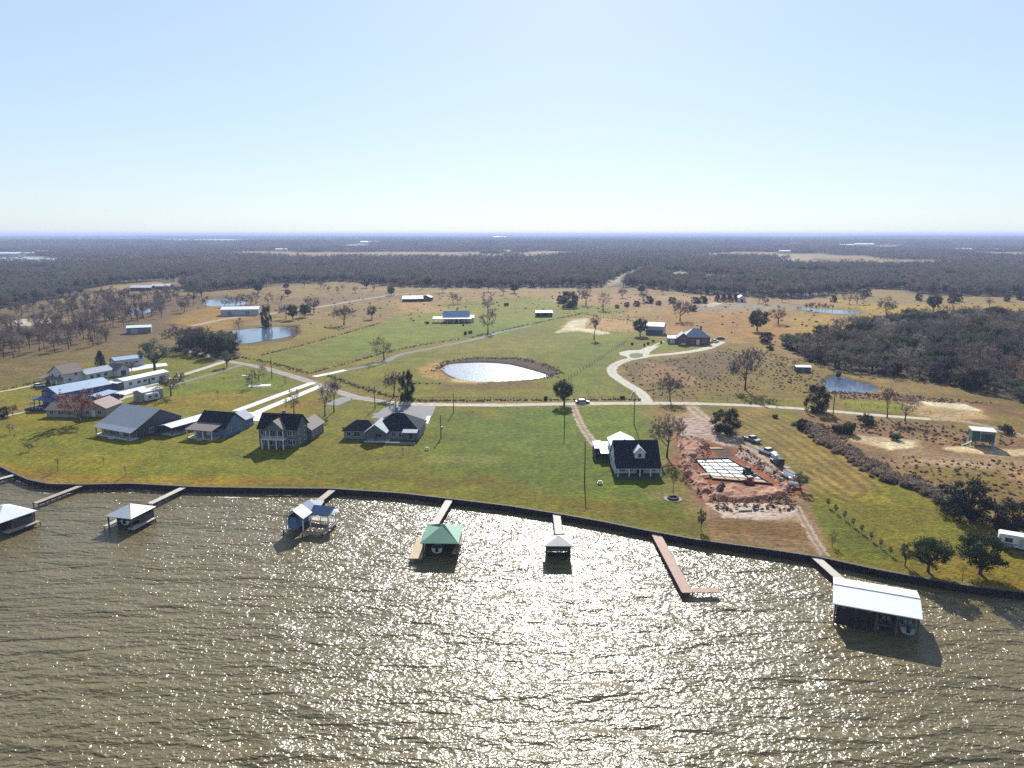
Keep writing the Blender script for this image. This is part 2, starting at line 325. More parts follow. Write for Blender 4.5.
# painted land cover: (outline in the photo, photo colour, feather m, warp m, strength)
COVER = [
 # far pastures
 ([(-900, 350), (0, 309), (120, 290), (330, 284), (480, 288), (1024, 294), (1900, 305), (1900, 900), (-900, 600)], (142, 117, 80), 10, 15, 1),
 ([(-100, 318), (60, 304), (130, 293), (240, 296), (280, 318), (190, 330), (150, 350), (60, 352), (-100, 385)], (108, 86, 66), 10, 12, .9),
 ([(-100, 365), (60, 350), (170, 332), (200, 338), (150, 352), (90, 362), (40, 382), (-100, 400)], (120, 101, 68), 6, 6, .9),
 ([(170, 320), (205, 306), (300, 300), (330, 305), (250, 320), (190, 336)], (158, 122, 70), 8, 6, .8),
 ([(230, 305), (350, 293), (420, 297), (330, 305), (260, 314)], (126, 102, 80), 8, 6, .8),
 ([(395, 300), (540, 292), (700, 300), (820, 330), (740, 350), (600, 330), (400, 322)], (164, 130, 88), 8, 10, .7),
 ([(560, 294), (740, 297), (900, 301), (760, 313), (640, 309), (580, 300)], (164, 128, 104), 8, 8, .8),
 ([(700, 309), (780, 313), (810, 335), (790, 350), (720, 334), (660, 328), (640, 318)], (158, 118, 76), 8, 8, .85),
 ([(790, 318), (840, 298), (940, 302), (1040, 306), (1100, 330), (900, 340), (800, 336)], (168, 134, 80), 8, 8, .85),
 ([(860, 306), (960, 308), (1000, 318), (900, 316)], (170, 146, 76), 8, 8, .6),
 # green fields
 ([(224, 362), (300, 346), (380, 322), (440, 304), (530, 296), (560, 302), (640, 309), (600, 318), (560, 318), (470, 338), (400, 352), (310, 374), (262, 364)], (124, 120, 54), 5, 5, .95),
 ([(330, 340), (400, 322), (430, 325), (520, 318), (470, 336), (380, 352), (300, 366)], (120, 124, 44), 6, 6, .8),
 ([(225, 345), (300, 322), (340, 318), (330, 340), (250, 358)], (140, 122, 62), 6, 6, .7),
 ([(310, 376), (400, 354), (470, 340), (560, 319), (640, 330), (680, 345), (640, 352), (612, 362), (606, 376), (630, 388), (645, 400), (390, 400)], (122, 114, 56), 5, 5, 1),
 ([(560, 322), (640, 330), (600, 352), (540, 350)], (126, 122, 56), 8, 6, .8),
 ([(560, 345), (640, 338), (600, 375), (640, 398), (555, 395)], (112, 116, 46), 8, 6, .8),
 ([(425, 350), (520, 330), (570, 340), (540, 352), (440, 352)], (130, 118, 66), 8, 8, .6),
 ([(640, 345), (700, 340), (700, 350), (660, 352)], (130, 128, 58), 3, 3, .9),
 ([(470, 335), (520, 318), (560, 315), (550, 325), (490, 338)], (118, 126, 48), 4, 4, .8),
 # strip left of the houses
 ([(-300, 420), (0, 386), (45, 376), (100, 362), (180, 348), (230, 358), (330, 390), (390, 404), (640, 404), (650, 440), (700, 540), (400, 500), (0, 475), (-300, 450)], (122, 114, 44), 3, 3, 1),
 ([(430, 412), (560, 410), (600, 460), (590, 500), (480, 490), (430, 450)], (100, 108, 38), 8, 8, .8),
 ([(470, 415), (640, 408), (650, 440), (690, 530), (620, 515), (580, 470), (500, 440)], (102, 113, 38), 8, 8, .8),
 ([(160, 390), (280, 370), (300, 385), (230, 404), (170, 400)], (110, 118, 40), 6, 5, .7),
 ([(420, 455), (500, 455), (502, 462), (425, 463)], (132, 128, 80), 2, 1, .7),
 ([(0, 430), (100, 440), (220, 445), (330, 470), (400, 494), (200, 487), (0, 470), (-100, 450)], (124, 118, 52), 6, 6, .85),
 ([(20, 452), (90, 452), (150, 462), (110, 476), (40, 470)], (140, 125, 60), 5, 5, .7),
 ([(0, 388), (60, 382), (60, 404), (0, 412)], (134, 122, 52), 4, 3, .8),
 ([(0, 404), (55, 402), (60, 425), (0, 432)], (140, 122, 52), 4, 4, .7),
 ([(140, 402), (200, 392), (260, 392), (240, 408), (190, 408), (165, 412)], (144, 120, 64), 5, 4, .75),
 ([(262, 412), (320, 392), (330, 404), (300, 412)], (148, 118, 56), 4, 3, .7),
 ([(340, 480), (500, 492), (620, 520), (700, 535), (700, 520), (600, 500), (480, 478), (360, 474)], (112, 94, 48), 4, 5, .75),
 ([(0, 472), (50, 482), (200, 485), (330, 487), (330, 480), (200, 478), (60, 474), (0, 462)], (150, 116, 60), 2, 3, .7),
 ([(550, 395), (600, 385), (640, 395), (640, 400), (550, 399)], (130, 118, 70), 2, 3, .6),
 ([(455, 408), (490, 408), (505, 418), (480, 420)], (140, 118, 56), 2, 2, .6),
 # pond banks
 ([(432, 368), (446, 360.5), (480, 357.5), (520, 358), (550, 365), (562, 373), (550, 378), (520, 382), (480, 383), (450, 380), (436, 375)], (84, 66, 56), 1.2, 3, 1),
 ([(420, 368), (436, 360), (444, 362), (440, 372), (452, 378), (480, 382), (475, 384), (440, 381), (422, 376)], (176, 138, 96), 1.5, 3, .85),
 ([(440, 384), (480, 384), (540, 382), (540, 388), (480, 390), (440, 390)], (112, 84, 54), 3, 3, .75),
 ([(450, 377.5), (490, 382), (478, 383.4), (452, 381)], (196, 176, 152), .5, 1, .8),
 ([(232, 326), (295, 325), (302, 331), (292, 340), (262, 345), (232, 347)], (96, 84, 58), 4, 4, .7),
 ([(285, 326), (300, 325), (300, 335), (290, 337)], (66, 46, 40), 1, 2, .9),
 ([(8, 321), (30, 318.5), (67, 319), (52, 324), (30, 326), (8, 325.5)], (205, 190, 178), 2, 3, 1),
 ([(785, 304), (860, 307), (868, 313), (840, 316), (795, 311)], (120, 104, 70), 3, 4, .6),
 # arena / sand by the barn
 ([(558, 327), (575, 318), (600, 315), (640, 325), (642, 331), (620, 332), (600, 330), (588, 333), (570, 331)], (176, 140, 106), 2, 4, .9),
 ([(556, 333), (572, 320), (590, 318), (584, 328), (612, 333), (596, 335), (580, 331)], (216, 200, 180), 1, 2, .95),
 ([(700, 306), (740, 303), (800, 305), (800, 309), (740, 309), (720, 312), (690, 310)], (142, 132, 120), 3, 4, .85),
 ([(700, 305), (715, 302), (722, 303), (712, 307)], (200, 190, 176), 2, 2, .8),
 ([(400, 297), (420, 296), (430, 305), (460, 311), (420, 313), (400, 309)], (184, 142, 108), 4, 4, .6),
 # rough ground right of the drive
 ([(618, 364), (650, 357), (700, 352), (730, 343), (800, 358), (830, 372), (870, 396), (1030, 392), (1030, 440), (900, 420), (830, 410), (760, 402), (700, 400), (650, 398), (630, 382)], (130, 108, 70), 3, 4, 1),
 ([(622, 366), (650, 360), (700, 356), (730, 350), (760, 366), (700, 384), (660, 392), (635, 380)], (106, 88, 64), 3, 4, .8),
 ([(640, 362), (665, 364), (690, 375), (700, 385), (685, 388), (660, 380), (640, 385)], (160, 124, 98), 2, 4, .7),
 ([(740, 362), (800, 368), (830, 388), (860, 398), (820, 402), (760, 398), (700, 396)], (124, 104, 62), 4, 4, .7),
 ([(840, 400), (905, 402), (905, 412), (850, 410)], (130, 128, 62), 2, 2, .9),
 ([(700, 398), (770, 398), (830, 405), (830, 409), (760, 404), (700, 402)], (124, 118, 62), 2, 2, .8),
 ([(824, 396), (900, 394), (1000, 405), (1024, 415), (990, 412), (900, 402)], (134, 98, 82), 2, 4, .8),
 ([(905, 404), (960, 404), (985, 410), (990, 420), (950, 420), (915, 414)], (190, 158, 128), 2, 3, .9),
 ([(918, 401.5), (965, 404), (982, 411), (960, 409), (930, 406)], (236, 218, 196), .8, 1, 1),
 ([(780, 415), (850, 416), (940, 424), (1030, 440), (1100, 520), (1100, 545), (1000, 500), (940, 490), (880, 470), (830, 440)], (138, 108, 84), 3, 4, 1),
 ([(890, 450), (960, 452), (1030, 462), (1060, 480), (960, 476), (900, 466)], (162, 132, 108), 3, 5, .8),
 ([(900, 466), (1000, 470), (1060, 500), (1000, 495), (930, 480)], (122, 104, 56), 3, 4, .7),
 ([(848, 434), (880, 437), (918, 440), (918, 447), (890, 451), (870, 446), (848, 441)], (196, 172, 148), 1, 2, .9),
 ([(880, 443), (915, 441), (912, 448), (888, 450)], (228, 208, 184), .6, 1, .9),
 ([(942, 449), (965, 445), (1000, 449), (1040, 448), (1040, 456), (1000, 457), (960, 452)], (218, 190, 162), 1, 2, .9),
 ([(920, 460), (990, 464), (985, 468), (940, 466)], (176, 150, 132), 1, 2, .7),
 ([(1000, 470), (1040, 475), (1040, 482), (1010, 476)], (178, 140, 110), 1, 2, .7),
 ([(782, 345), (812, 340), (862, 328), (900, 322), (960, 318), (1024, 320), (1200, 325), (1250, 440), (1030, 405), (1000, 398), (960, 386), (900, 378), (878, 376), (850, 372), (828, 366), (806, 358)], (78, 66, 54), 3, 4, .95),
 ([(166, 350), (185, 336), (215, 338), (238, 345), (238, 358), (215, 359), (185, 352)], (80, 66, 52), 2, 3, .9),
 # mown field
 ([(716, 408), (790, 412), (835, 442), (880, 474), (935, 500), (960, 530), (1000, 540), (1100, 590), (1100, 610), (985, 586), (880, 569), (822, 556), (806, 520), (786, 478), (760, 440)], (124, 112, 56), 2, 2, 1),
 ([(726, 410), (770, 412), (810, 432), (850, 462), (880, 486), (850, 500), (815, 490), (785, 462), (755, 430)], (138, 114, 74), 3, 3, .85),
 ([(880, 480), (950, 510), (1000, 545), (1060, 570), (1000, 575), (930, 560), (880, 520)], (126, 116, 44), 5, 4, .8),
 ([(960, 556), (1060, 560), (1100, 600), (985, 586), (900, 570)], (138, 116, 54), 3, 4, .8),
 ([(700, 405), (730, 408), (722, 420), (708, 418)], (118, 110, 56), 2, 2, .7),
 ([(812, 500), (850, 515), (900, 555), (880, 562), (830, 548), (812, 520)], (112, 112, 44), 2, 3, .9),
 # building site
 ([(672, 416), (700, 412), (716, 420), (740, 440), (775, 462), (800, 482), (824, 548), (822, 556), (760, 547), (715, 541), (706, 520), (690, 490), (674, 460), (670, 435)], (150, 118, 98), 1.5, 3, 1),
 ([(676, 440), (700, 437), (740, 450), (780, 470), (800, 490), (780, 500), (740, 504), (700, 500), (680, 470)], (150, 92, 70), 2, 4, .9),
 ([(672, 414), (700, 412), (715, 420), (740, 440), (735, 448), (700, 436), (684, 430)], (186, 152, 128), 2, 3, .8),
 ([(704, 504), (760, 503), (795, 505), (800, 520), (730, 518)], (192, 158, 132), 1.5, 3, .85),
 ([(716, 520), (800, 522), (812, 548), (745, 543), (718, 538)], (126, 96, 62), 1.5, 4, .8),
 ([(712, 532), (812, 542), (822, 555), (720, 541)], (150, 120, 94), 1, 2, .8),
 ([(710, 448), (728, 448), (735, 457), (718, 458)], (92, 78, 72), .6, .6, .9),
 ([(642, 492), (684, 494), (678, 500), (650, 500)], (156, 134, 98), .8, 1, .6),
]
def shade_cover(P):
    n = len(P)
    wx = (fbm(P[:, 0], P[:, 1], 9, 11, 3) - .5) * 2; wy = (fbm(P[:, 0], P[:, 1], 9, 31, 3) - .5) * 2
    c = np.tile(A(140, 108, 76), (n, 1))
    for pts, colr, fe, wp, st in COVER:
        poly = px_poly(pts); a = np.array(poly); lo = a.min(0) - fe - wp; hi = a.max(0) + fe + wp
        m = (P[:, 0] > lo[0]) & (P[:, 0] < hi[0]) & (P[:, 1] > lo[1]) & (P[:, 1] < hi[1])
        if not m.any(): continue
        Q = P[m] + np.stack([wx[m], wy[m]], 1) * wp
        w = smooth01(sdf(Q, poly) / (2 * fe) + 0.5)[:, None] * st
        c[m] = c[m] * (1 - w) + A(*colr) * w
    # mottling, each at its own scale: dry patches in the grass
    d = np.hypot(P[:, 0], P[:, 1])
    n1 = fbm(P[:, 0], P[:, 1], 26, 3, 4); n2 = fbm(P[:, 0], P[:, 1], 7, 8, 3); n3 = fbm(P[:, 0] * .35, P[:, 1], 16, 21, 3)
    w = smooth01((n1 - .5) / .22)[:, None] * .30
    c = c * (1 - w) + (c * np.array([1.16, 1.03, .96])) * w
    w = smooth01((.47 - n3) / .2)[:, None] * .30
    c = c * (1 - w) + (c * np.array([.80, .90, .78])) * w
    c *= (0.82 + 0.36 * n2)[:, None]
    return c
def build_land():
    cols = np.concatenate([np.arange(-900, -30, 14), np.arange(-30, 1054, 1.6), np.arange(1054, 1900, 14)])
    ys = np.interp(cols, sx, sy)
    ytop = 234.28
    # fine rows near, rows in equal screen steps
    t = np.linspace(0, 1, 270)
    PX = np.tile(cols, (len(t), 1)); PY = ytop + (ys[None, :] - ytop) * (1 - t[:, None] ** 0.93)
    PY[-1] = ytop
    P = Gn(np.stack([PX.ravel(), PY.ravel()], 1))
    c = shade_cover(P)
    px = PX.ravel(); py = PY.ravel(); d = np.hypot(P[:, 0], P[:, 1])
    # forest floor
    fe = np.interp(px, fx_, fy_)
    w = (smooth01((fe - py) / 1.5 + .5) * .95)[:, None]
    ff = A(74, 64, 56) * (0.75 + 0.5 * fbm(P[:, 0], P[:, 1], 180, 77, 4))[:, None]
    dm = fbm(P[:, 0], P[:, 1], 400, 61, 3); df = fbm(P[:, 0], P[:, 1], 1500, 62, 4)
    op = np.where(d < 3600, smooth01((FT1 - dm) / .03) * (d > 1330), smooth01((FT2 - df) / .02))[:, None]
    ff = ff * (1 - op) + A(150, 128, 98) * op
    c = c * (1 - w) + ff * w
    for pts, colr in CLEARINGS:
        poly = px_poly(pts); a = np.array(poly); m = (P[:, 0] > a[:, 0].min() - 60) & (P[:, 0] < a[:, 0].max() + 60) & (P[:, 1] > a[:, 1].min() - 60) & (P[:, 1] < a[:, 1].max() + 60)
        if m.any():
            w = smooth01(sdf(P[m], poly) / 20 + .5)[:, None]; c[m] = c[m] * (1 - w) + A(*colr) * w
    # mowing stripes on the field
    path = px_poly([(735, 408), (775, 425), (820, 452), (858, 478), (872, 492), (858, 500), (838, 494), (800, 470)])
    field = px_poly([(722, 410), (785, 414), (830, 442), (872, 472), (890, 492), (860, 506), (820, 496), (790, 478), (762, 440)])
    m = (d < 330) & (px > 700) & (px < 940)
    Q = P[m]; s_ = smooth01(sdf(Q, field) / 5 + .5); dl = dline(Q, spline_pts(path))
    st = np.cos(dl * 2 * math.pi / 3.3) * s_ * (0.6 + .6 * vnoise(Q[:, 0] / 6, Q[:, 1] / 6, 4))
    c[m] *= (1 + .25 * np.sign(st) * np.abs(st) ** .8)[:, None]
    # faint mowing lines in the nearest lawn
    m = (d < 270) & (px < 660)
    Q = P[m]; st = np.sin(Q[:, 0] * 2 * math.pi / 3.1 + 3 * vnoise(Q[:, 0] / 30, Q[:, 1] / 30, 9)); c[m] *= (1 + .035 * st)[:, None]
    m = (d < 230) & (px > 850)
    Q = P[m]; st = np.sin((Q[:, 0] * .75 + Q[:, 1] * .66) * 2 * math.pi / 2.6 + 2 * vnoise(Q[:, 0] / 30, Q[:, 1] / 30, 9)); c[m] *= (1 + .05 * st)[:, None]
    # bed under the horizon lake and the ponds
    Z = far_relief(P[:, 0], P[:, 1])
    for k, pts in PONDS.items():
        poly = px_poly([tuple(p) for p in spline_pts_px(pts)]); a = np.array(poly)
        m = (P[:, 0] > a[:, 0].min() - 6) & (P[:, 0] < a[:, 0].max() + 6) & (P[:, 1] > a[:, 1].min() - 6) & (P[:, 1] < a[:, 1].max() + 6)
        if m.any():
            s = sdf(P[m], poly)
            if a[:, 1].mean() < 430: Z[m] -= 1.2 * np.clip((s + 1.6) / 3.2, 0, 1)
            w = smooth01((s + 2.4) / 1.6)[:, None] * .75; c[m] = c[m] * (1 - w) + A(78, 62, 50) * w
    o = grid_mesh('ground', P[:, 0].reshape(PX.shape), P[:, 1].reshape(PX.shape), Z.reshape(PX.shape), M['land'], True, c)
    tag(o, kind='structure')
def spline_pts(pts): return [tuple(p) for p in spline(pts, 5)]
def spline_pts_px(pts):
    p = list(pts); q = spline(p + [p[0]], 5); return [tuple(v) for v in q[:-1]]
def land_material():
    m = bpy.data.materials.new('land_cover'); m.use_nodes = True
    nt = m.node_tree; N = nt.nodes; L = nt.links; b = N['Principled BSDF']
    b.inputs['Roughness'].default_value = 0.95; b.inputs['Specular IOR Level'].default_value = 0.08
    at = N.new('ShaderNodeAttribute'); at.attribute_name = 'land'
    geo = N.new('ShaderNodeNewGeometry')
    prev = at.outputs['Color']
    for scl, det, lo, hi in ((0.7, 6, 0.60, 1.40), (0.12, 6, 0.78, 1.22), (2.2, 3, 0.74, 1.26), (0.012, 4, .85, 1.15)):
        nz = N.new('ShaderNodeTexNoise'); nz.inputs['Scale'].default_value = scl; nz.inputs['Detail'].default_value = det
        L.new(geo.outputs['Position'], nz.inputs['Vector'])
        mr = N.new('ShaderNodeMapRange'); mr.inputs[1].default_value = .3; mr.inputs[2].default_value = .7; mr.inputs[3].default_value = lo; mr.inputs[4].default_value = hi
        L.new(nz.outputs[0], mr.inputs[0])
        vm = N.new('ShaderNodeVectorMath'); vm.operation = 'SCALE'
        L.new(prev, vm.inputs[0]); L.new(mr.outputs[0], vm.inputs['Scale']); prev = vm.outputs[0]
    nz = N.new('ShaderNodeTexNoise'); nz.inputs['Scale'].default_value = .28; nz.inputs['Detail'].default_value = 6; L.new(geo.outputs['Position'], nz.inputs['Vector'])
    mr = N.new('ShaderNodeMapRange'); mr.inputs[1].default_value = .42; mr.inputs[2].default_value = .68; L.new(nz.outputs[0], mr.inputs[0])
    mm = N.new('ShaderNodeMix'); mm.data_type = 'RGBA'; mm.blend_type = 'MULTIPLY'; mm.inputs[7].default_value = (1.16, 1.01, .84, 1)
    L.new(mr.outputs[0], mm.inputs[0]); L.new(prev, mm.inputs[6]); prev = mm.outputs[2]
    L.new(prev, b.inputs['Base Color'])
    n2 = N.new('ShaderNodeTexNoise'); n2.inputs['Scale'].default_value = 1.6; n2.inputs['Detail'].default_value = 5
    L.new(geo.outputs['Position'], n2.inputs['Vector'])
    bp = N.new('ShaderNodeBump'); bp.inputs['Strength'].default_value = 1; bp.inputs['Distance'].default_value = 0.35
    L.new(n2.outputs[0], bp.inputs['Height']); L.new(bp.outputs[0], b.inputs['Normal'])
    return m
M['land'] = land_material()
# ================================================================= WATER
def water_material(name, base, rough, layers, spec=0.5):
    m = bpy.data.materials.new(name); m.use_nodes = True
    nt = m.node_tree; N = nt.nodes; L = nt.links; b = N['Principled BSDF']
    b.inputs['Roughness'].default_value = rough; b.inputs['IOR'].default_value = 1.333
    b.inputs['Specular IOR Level'].default_value = spec
    geo = N.new('ShaderNodeNewGeometry')
    nz = N.new('ShaderNodeTexNoise'); nz.inputs['Scale'].default_value = 0.02; nz.inputs['Detail'].default_value = 4
    L.new(geo.outputs['Position'], nz.inputs['Vector'])
    mx = N.new('ShaderNodeMix'); mx.data_type = 'RGBA'
    mx.inputs[6].default_value = (*[v * .68 for v in base], 1); mx.inputs[7].default_value = (*[v * 1.32 for v in base], 1)
    L.new(nz.outputs[0], mx.inputs[0]); L.new(mx.outputs[2], b.inputs['Base Color'])
    prevh = None
    for (scl, stretch, rot, dist, det) in layers:
        mp = N.new('ShaderNodeMapping'); mp.inputs['Rotation'].default_value = (0, 0, R(rot)); mp.inputs['Scale'].default_value = (stretch * scl, scl, scl)
        L.new(geo.outputs['Position'], mp.inputs['Vector'])
        n = N.new('ShaderNodeTexNoise'); n.inputs['Scale'].default_value = 1; n.inputs['Detail'].default_value = det
        n.inputs['Distortion'].default_value = 0.6
        L.new(mp.outputs[0], n.inputs['Vector'])
        mu = N.new('ShaderNodeMath'); mu.operation = 'MULTIPLY'; mu.inputs[1].default_value = dist
        L.new(n.outputs[0], mu.inputs[0])
        if prevh is None: prevh = mu.outputs[0]
        else:
            ad = N.new('ShaderNodeMath'); ad.operation = 'ADD'; L.new(prevh, ad.inputs[0]); L.new(mu.outputs[0], ad.inputs[1]); prevh = ad.outputs[0]
    bp = N.new('ShaderNodeBump'); bp.inputs['Strength'].default_value = 1; bp.inputs['Distance'].default_value = 1
    L.new(prevh, bp.inputs['Height']); L.new(bp.outputs[0], b.inputs['Normal'])
    return m
M['lake'] = water_material('lake_water', (0.112, 0.087, 0.038), 0.27, [(0.16, .3, -8, 0.9, 1), (0.40, .30, 11, 0.75, 1), (0.8, .42, -14, 0.32, 1), (1.5, .7, 28, 0.28, 1), (3.3, .75, -35, .085, 1)])
M['pond'] = water_material('pond_water', (0.11, 0.135, 0.165), 0.235, [(1.0, .6, 10, 0.05, 2), (1.8, .8, 0, 0.06, 1)])
M['calm_pond'] = water_material('calm_pond_water', (0.07, 0.10, 0.15), 0.10, [(0.8, .6, 10, 0.025, 2)])
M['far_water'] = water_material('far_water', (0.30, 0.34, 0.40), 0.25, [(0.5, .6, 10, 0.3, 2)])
def build_water():
    mb = MB(); lake = []
    for x, y in zip(np.linspace(-900, 1900, 400), np.interp(np.linspace(-900, 1900, 400), sx, sy)):
        p = G(x, y, 0); q = Vector((p.x, p.y, 0)); lake.append((p.x, p.y + 1.0))
    vs = [(x, y, WATER) for x, y in lake] + [(x * 1.0, -400, WATER) for x, y in lake]
    n = len(lake); mb.add(vs, [(i, i + n, i + n + 1, i + 1) for i in range(n - 1)])
    tag(mb.build('lake_water', M['lake']), kind='structure')
    for k, pts in PONDS.items():
        poly = px_poly(spline_pts_px(pts)); c = np.mean(poly, 0); mb = MB()
        poly = [tuple(c + (np.array(p) - c) * 1.03) for p in poly]
        mb.add([(*p, -0.5 if c[1] < 430 else 0.06) for p in poly], [tuple(range(len(poly)))])
        o = mb.build('pond_water', M['pond'] if k == 'main' else M['calm_pond']); tag(o, kind='structure')
        if o.data.polygons[0].normal.z < 0: o.data.flip_normals()
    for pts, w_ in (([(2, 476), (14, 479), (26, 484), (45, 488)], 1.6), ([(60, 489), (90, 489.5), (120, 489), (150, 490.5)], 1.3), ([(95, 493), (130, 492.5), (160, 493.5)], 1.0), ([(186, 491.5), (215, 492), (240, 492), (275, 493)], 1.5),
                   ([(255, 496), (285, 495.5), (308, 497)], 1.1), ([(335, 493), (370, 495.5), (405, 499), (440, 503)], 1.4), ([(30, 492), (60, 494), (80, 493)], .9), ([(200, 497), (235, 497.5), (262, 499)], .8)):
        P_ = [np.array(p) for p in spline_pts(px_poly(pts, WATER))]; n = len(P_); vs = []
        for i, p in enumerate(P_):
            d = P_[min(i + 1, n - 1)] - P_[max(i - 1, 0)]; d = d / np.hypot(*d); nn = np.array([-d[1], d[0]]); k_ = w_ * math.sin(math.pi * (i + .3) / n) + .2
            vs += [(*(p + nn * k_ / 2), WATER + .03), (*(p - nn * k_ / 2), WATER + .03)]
        o = MB().add(vs, [(2 * i, 2 * i + 1, 2 * i + 3, 2 * i + 2) for i in range(n - 1)]).build('foam_glint', M['foam_glint']); tag(o, 'white foamy streak with painted wave reflection along the seawall', kind='stuff')  # white strips put bright wave reflection and breaking wavelets into colour
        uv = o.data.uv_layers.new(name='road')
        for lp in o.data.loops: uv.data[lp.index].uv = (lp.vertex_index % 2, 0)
    # long lake arm near the horizon and an inlet closer by
    for pts, z in (([(-200, 236.6), (60, 236.4), (185, 237.3), (120, 238.3), (-200, 238.6)], 22), ([(0, 258), (22, 257), (60, 258.5), (75, 260.5), (50, 262.5), (18, 263), (0, 262)], 0.4),
                   ([(160, 239.5), (230, 239), (260, 239.6), (180, 240.4)], 24)):
        mb = MB(); poly = px_poly(pts, z); mb.add([(*p, z) for p in poly], [tuple(range(len(poly)))])
        o = mb.build('far_lake_water', M['far_water']); tag(o, kind='structure')
        if o.data.polygons[0].normal.z < 0: o.data.flip_normals()
# ================================================================= ROADS
def ribbon(name, pts, width, m, z=0.012, kerb=0.0, end_w=None, px_w=False):
    P = [np.array(p) for p in spline_pts(px_poly(pts))]; n = len(P); mb = MB(); vs = []
    rnd = random.Random(len(pts) * 7 + int(pts[0][0]))
    for i, p in enumerate(P):
        d = P[min(i + 1, n - 1)] - P[max(i - 1, 0)]; d = d / (np.hypot(*d) + 1e-9); nn = np.array([-d[1], d[0]])
        w = width if end_w is None else width + (end_w - width) * i / (n - 1)
        w += rnd.uniform(-.06, .06) * w if m not in (M['concrete'],) else 0
        vs += [(*(p + nn * w / 2), z), (*(p - nn * w / 2), z)]
    mb.add(vs, [(2 * i, 2 * i + 1, 2 * i + 3, 2 * i + 2) for i in range(n - 1)])
    o = mb.build(name, m); tag(o, kind='structure')
    uv = o.data.uv_layers.new(name='road')
    for lp in o.data.loops: uv.data[lp.index].uv = (lp.vertex_index % 2, (lp.vertex_index // 2) * .3)
    if o.data.polygons[0].normal.z < 0: o.data.flip_normals()
    return o
def patch(name, pts, m, z=0.016):
    mb = MB(); poly = px_poly(pts); mb.add([(*p, z) for p in poly], [tuple(range(len(poly)))])
    o = mb.build(name, m); tag(o, kind='structure')
    uv = o.data.uv_layers.new(name='road')
    for lp in o.data.loops: uv.data[lp.index].uv = (.3, 0)
    if o.data.polygons[0].normal.z < 0: o.data.flip_normals()
    return o
def build_roads():
    ribbon('road', [(388, 402), (420, 404.3), (500, 405), (560, 404), (640, 403.3), (700, 403.6)], 5.2, M['pale_gravel'], .016)
    ribbon('road', [(700, 403.6), (760, 406), (830, 411), (880, 415.5), (930, 419)], 4.2, M['pale_gravel'], .012)
    ribbon('road', [(930, 419), (960, 421), (985, 426), (1010, 433), (1060, 446), (1130, 470)], 5.5, M['dirt_track'], .02)
    ribbon('road', [(176, 347), (200, 354), (230, 361.5), (262, 367.5), (300, 378.5), (330, 389), (360, 398), (388, 402)], 5.6, M['gravel'], .02)
    ribbon('road', [(600, 306), (540, 300)], 2, M['gravel'], .02)
    ribbon('driveway', [(648, 403), (641, 393), (626, 383.5), (614, 375), (612, 368.5), (620, 362.5), (640, 357), (680, 353), (706, 348.5), (722, 341.5)], 5.0, M['pale_gravel'], .028, end_w=6)
    patch('driveway', [(619, 352.5), (627, 350.5), (640, 350), (648, 346.3), (660, 345.5), (650, 352), (648, 357.5), (631, 360.5), (626, 356.5), (620, 355)], M['pale_gravel'], .024)
    patch('lawn_island', [(629, 355.5), (631, 353.6), (637, 353), (643, 354), (642.5, 357), (636, 358.2), (630.5, 357.6)], M['island'], .034)
    ribbon('path', [(645, 350), (655, 345), (664, 341)], 1.6, M['pale_gravel'], .02)
    ribbon('driveway', [(236, 411), (313, 382.5)], 3.5, M['concrete'], .024)
    ribbon('driveway', [(250, 418), (256, 413), (290, 398.5), (322, 385.5)], 3.4, M['concrete'], .024)
    patch('driveway', [(248, 421), (248, 412), (262, 413), (259, 421)], M['concrete'], .028)
    ribbon('driveway', [(330, 405), (340, 401), (350, 398), (368, 398.5)], 6, M['asphalt'], .012)
    patch('driveway', [(371, 418), (385, 407), (400, 403.5), (436, 405), (432, 416), (425, 420)], M['asphalt'], .010)
    ribbon('driveway', [(380, 414), (374, 415)], 4, M['asphalt'], .008)
    ribbon('driveway', [(314, 376.5), (332, 373), (346, 369.8)], 3.4, M['concrete'], .012)
    ribbon('path', [(346, 370), (368, 366), (385, 362), (394, 357), (405, 353.5), (430, 348.5), (460, 342.5), (485, 337), (500, 332), (530, 326)], 4.2, M['grey_gravel'], .012)
    ribbon('driveway', [(228, 360.5), (200, 369.5), (160, 382), (130, 391), (117, 396)], 4.0, M['pale_gravel'], .024)
    patch('driveway', [(112, 389), (122, 385), (141, 383), (146, 388), (120, 397), (108, 399)], M['concrete'], .028)
    ribbon('driveway', [(243, 364.5), (205, 376), (170, 386)], 3.0, M['grey_gravel'], .012)
    patch('driveway', [(116, 372), (140, 365), (166, 363), (168, 365.5), (150, 368), (122, 373)], M['concrete'], .012)
    ribbon('path', [(-60, 397), (0, 391.5), (22, 387.5), (42, 384)], 2.4, M['pale_gravel'], .012)
    ribbon('path', [(-60, 432), (0, 417.5), (24, 412), (40, 407)], 1.6, M['pale_gravel'], .012)
    ribbon('driveway', [(110, 403), (130, 396), (146, 393)], 3.2, M['pale_gravel'], .012)
    ribbon('track', [(192, 326), (215, 321), (235, 317.5), (268, 314), (300, 309.5), (325, 306), (350, 301.5), (372, 298), (396, 294.5)], 7.5, M['gravel'], .012)
    ribbon('track', [(396, 294.5), (440, 291.5), (520, 290.5), (600, 290)], 5, M['gravel'], .012)
    ribbon('track', [(573, 405), (577, 416), (583, 428), (590, 438), (597, 446)], 3.6, M['dirt_track'], .02, end_w=5)
    ribbon('track', [(795, 505), (806, 525), (816, 542), (825, 556)], 3.0, M['dirt_track'], .02)
    ribbon('track', [(690, 406), (700, 415), (712, 425), (735, 438), (760, 452), (782, 468)], 7.0, M['dirt_track'], .008)
    patch('parking_pad', [(592, 446), (592, 441), (600, 440), (607, 448), (598, 455)], M['concrete'], .028)
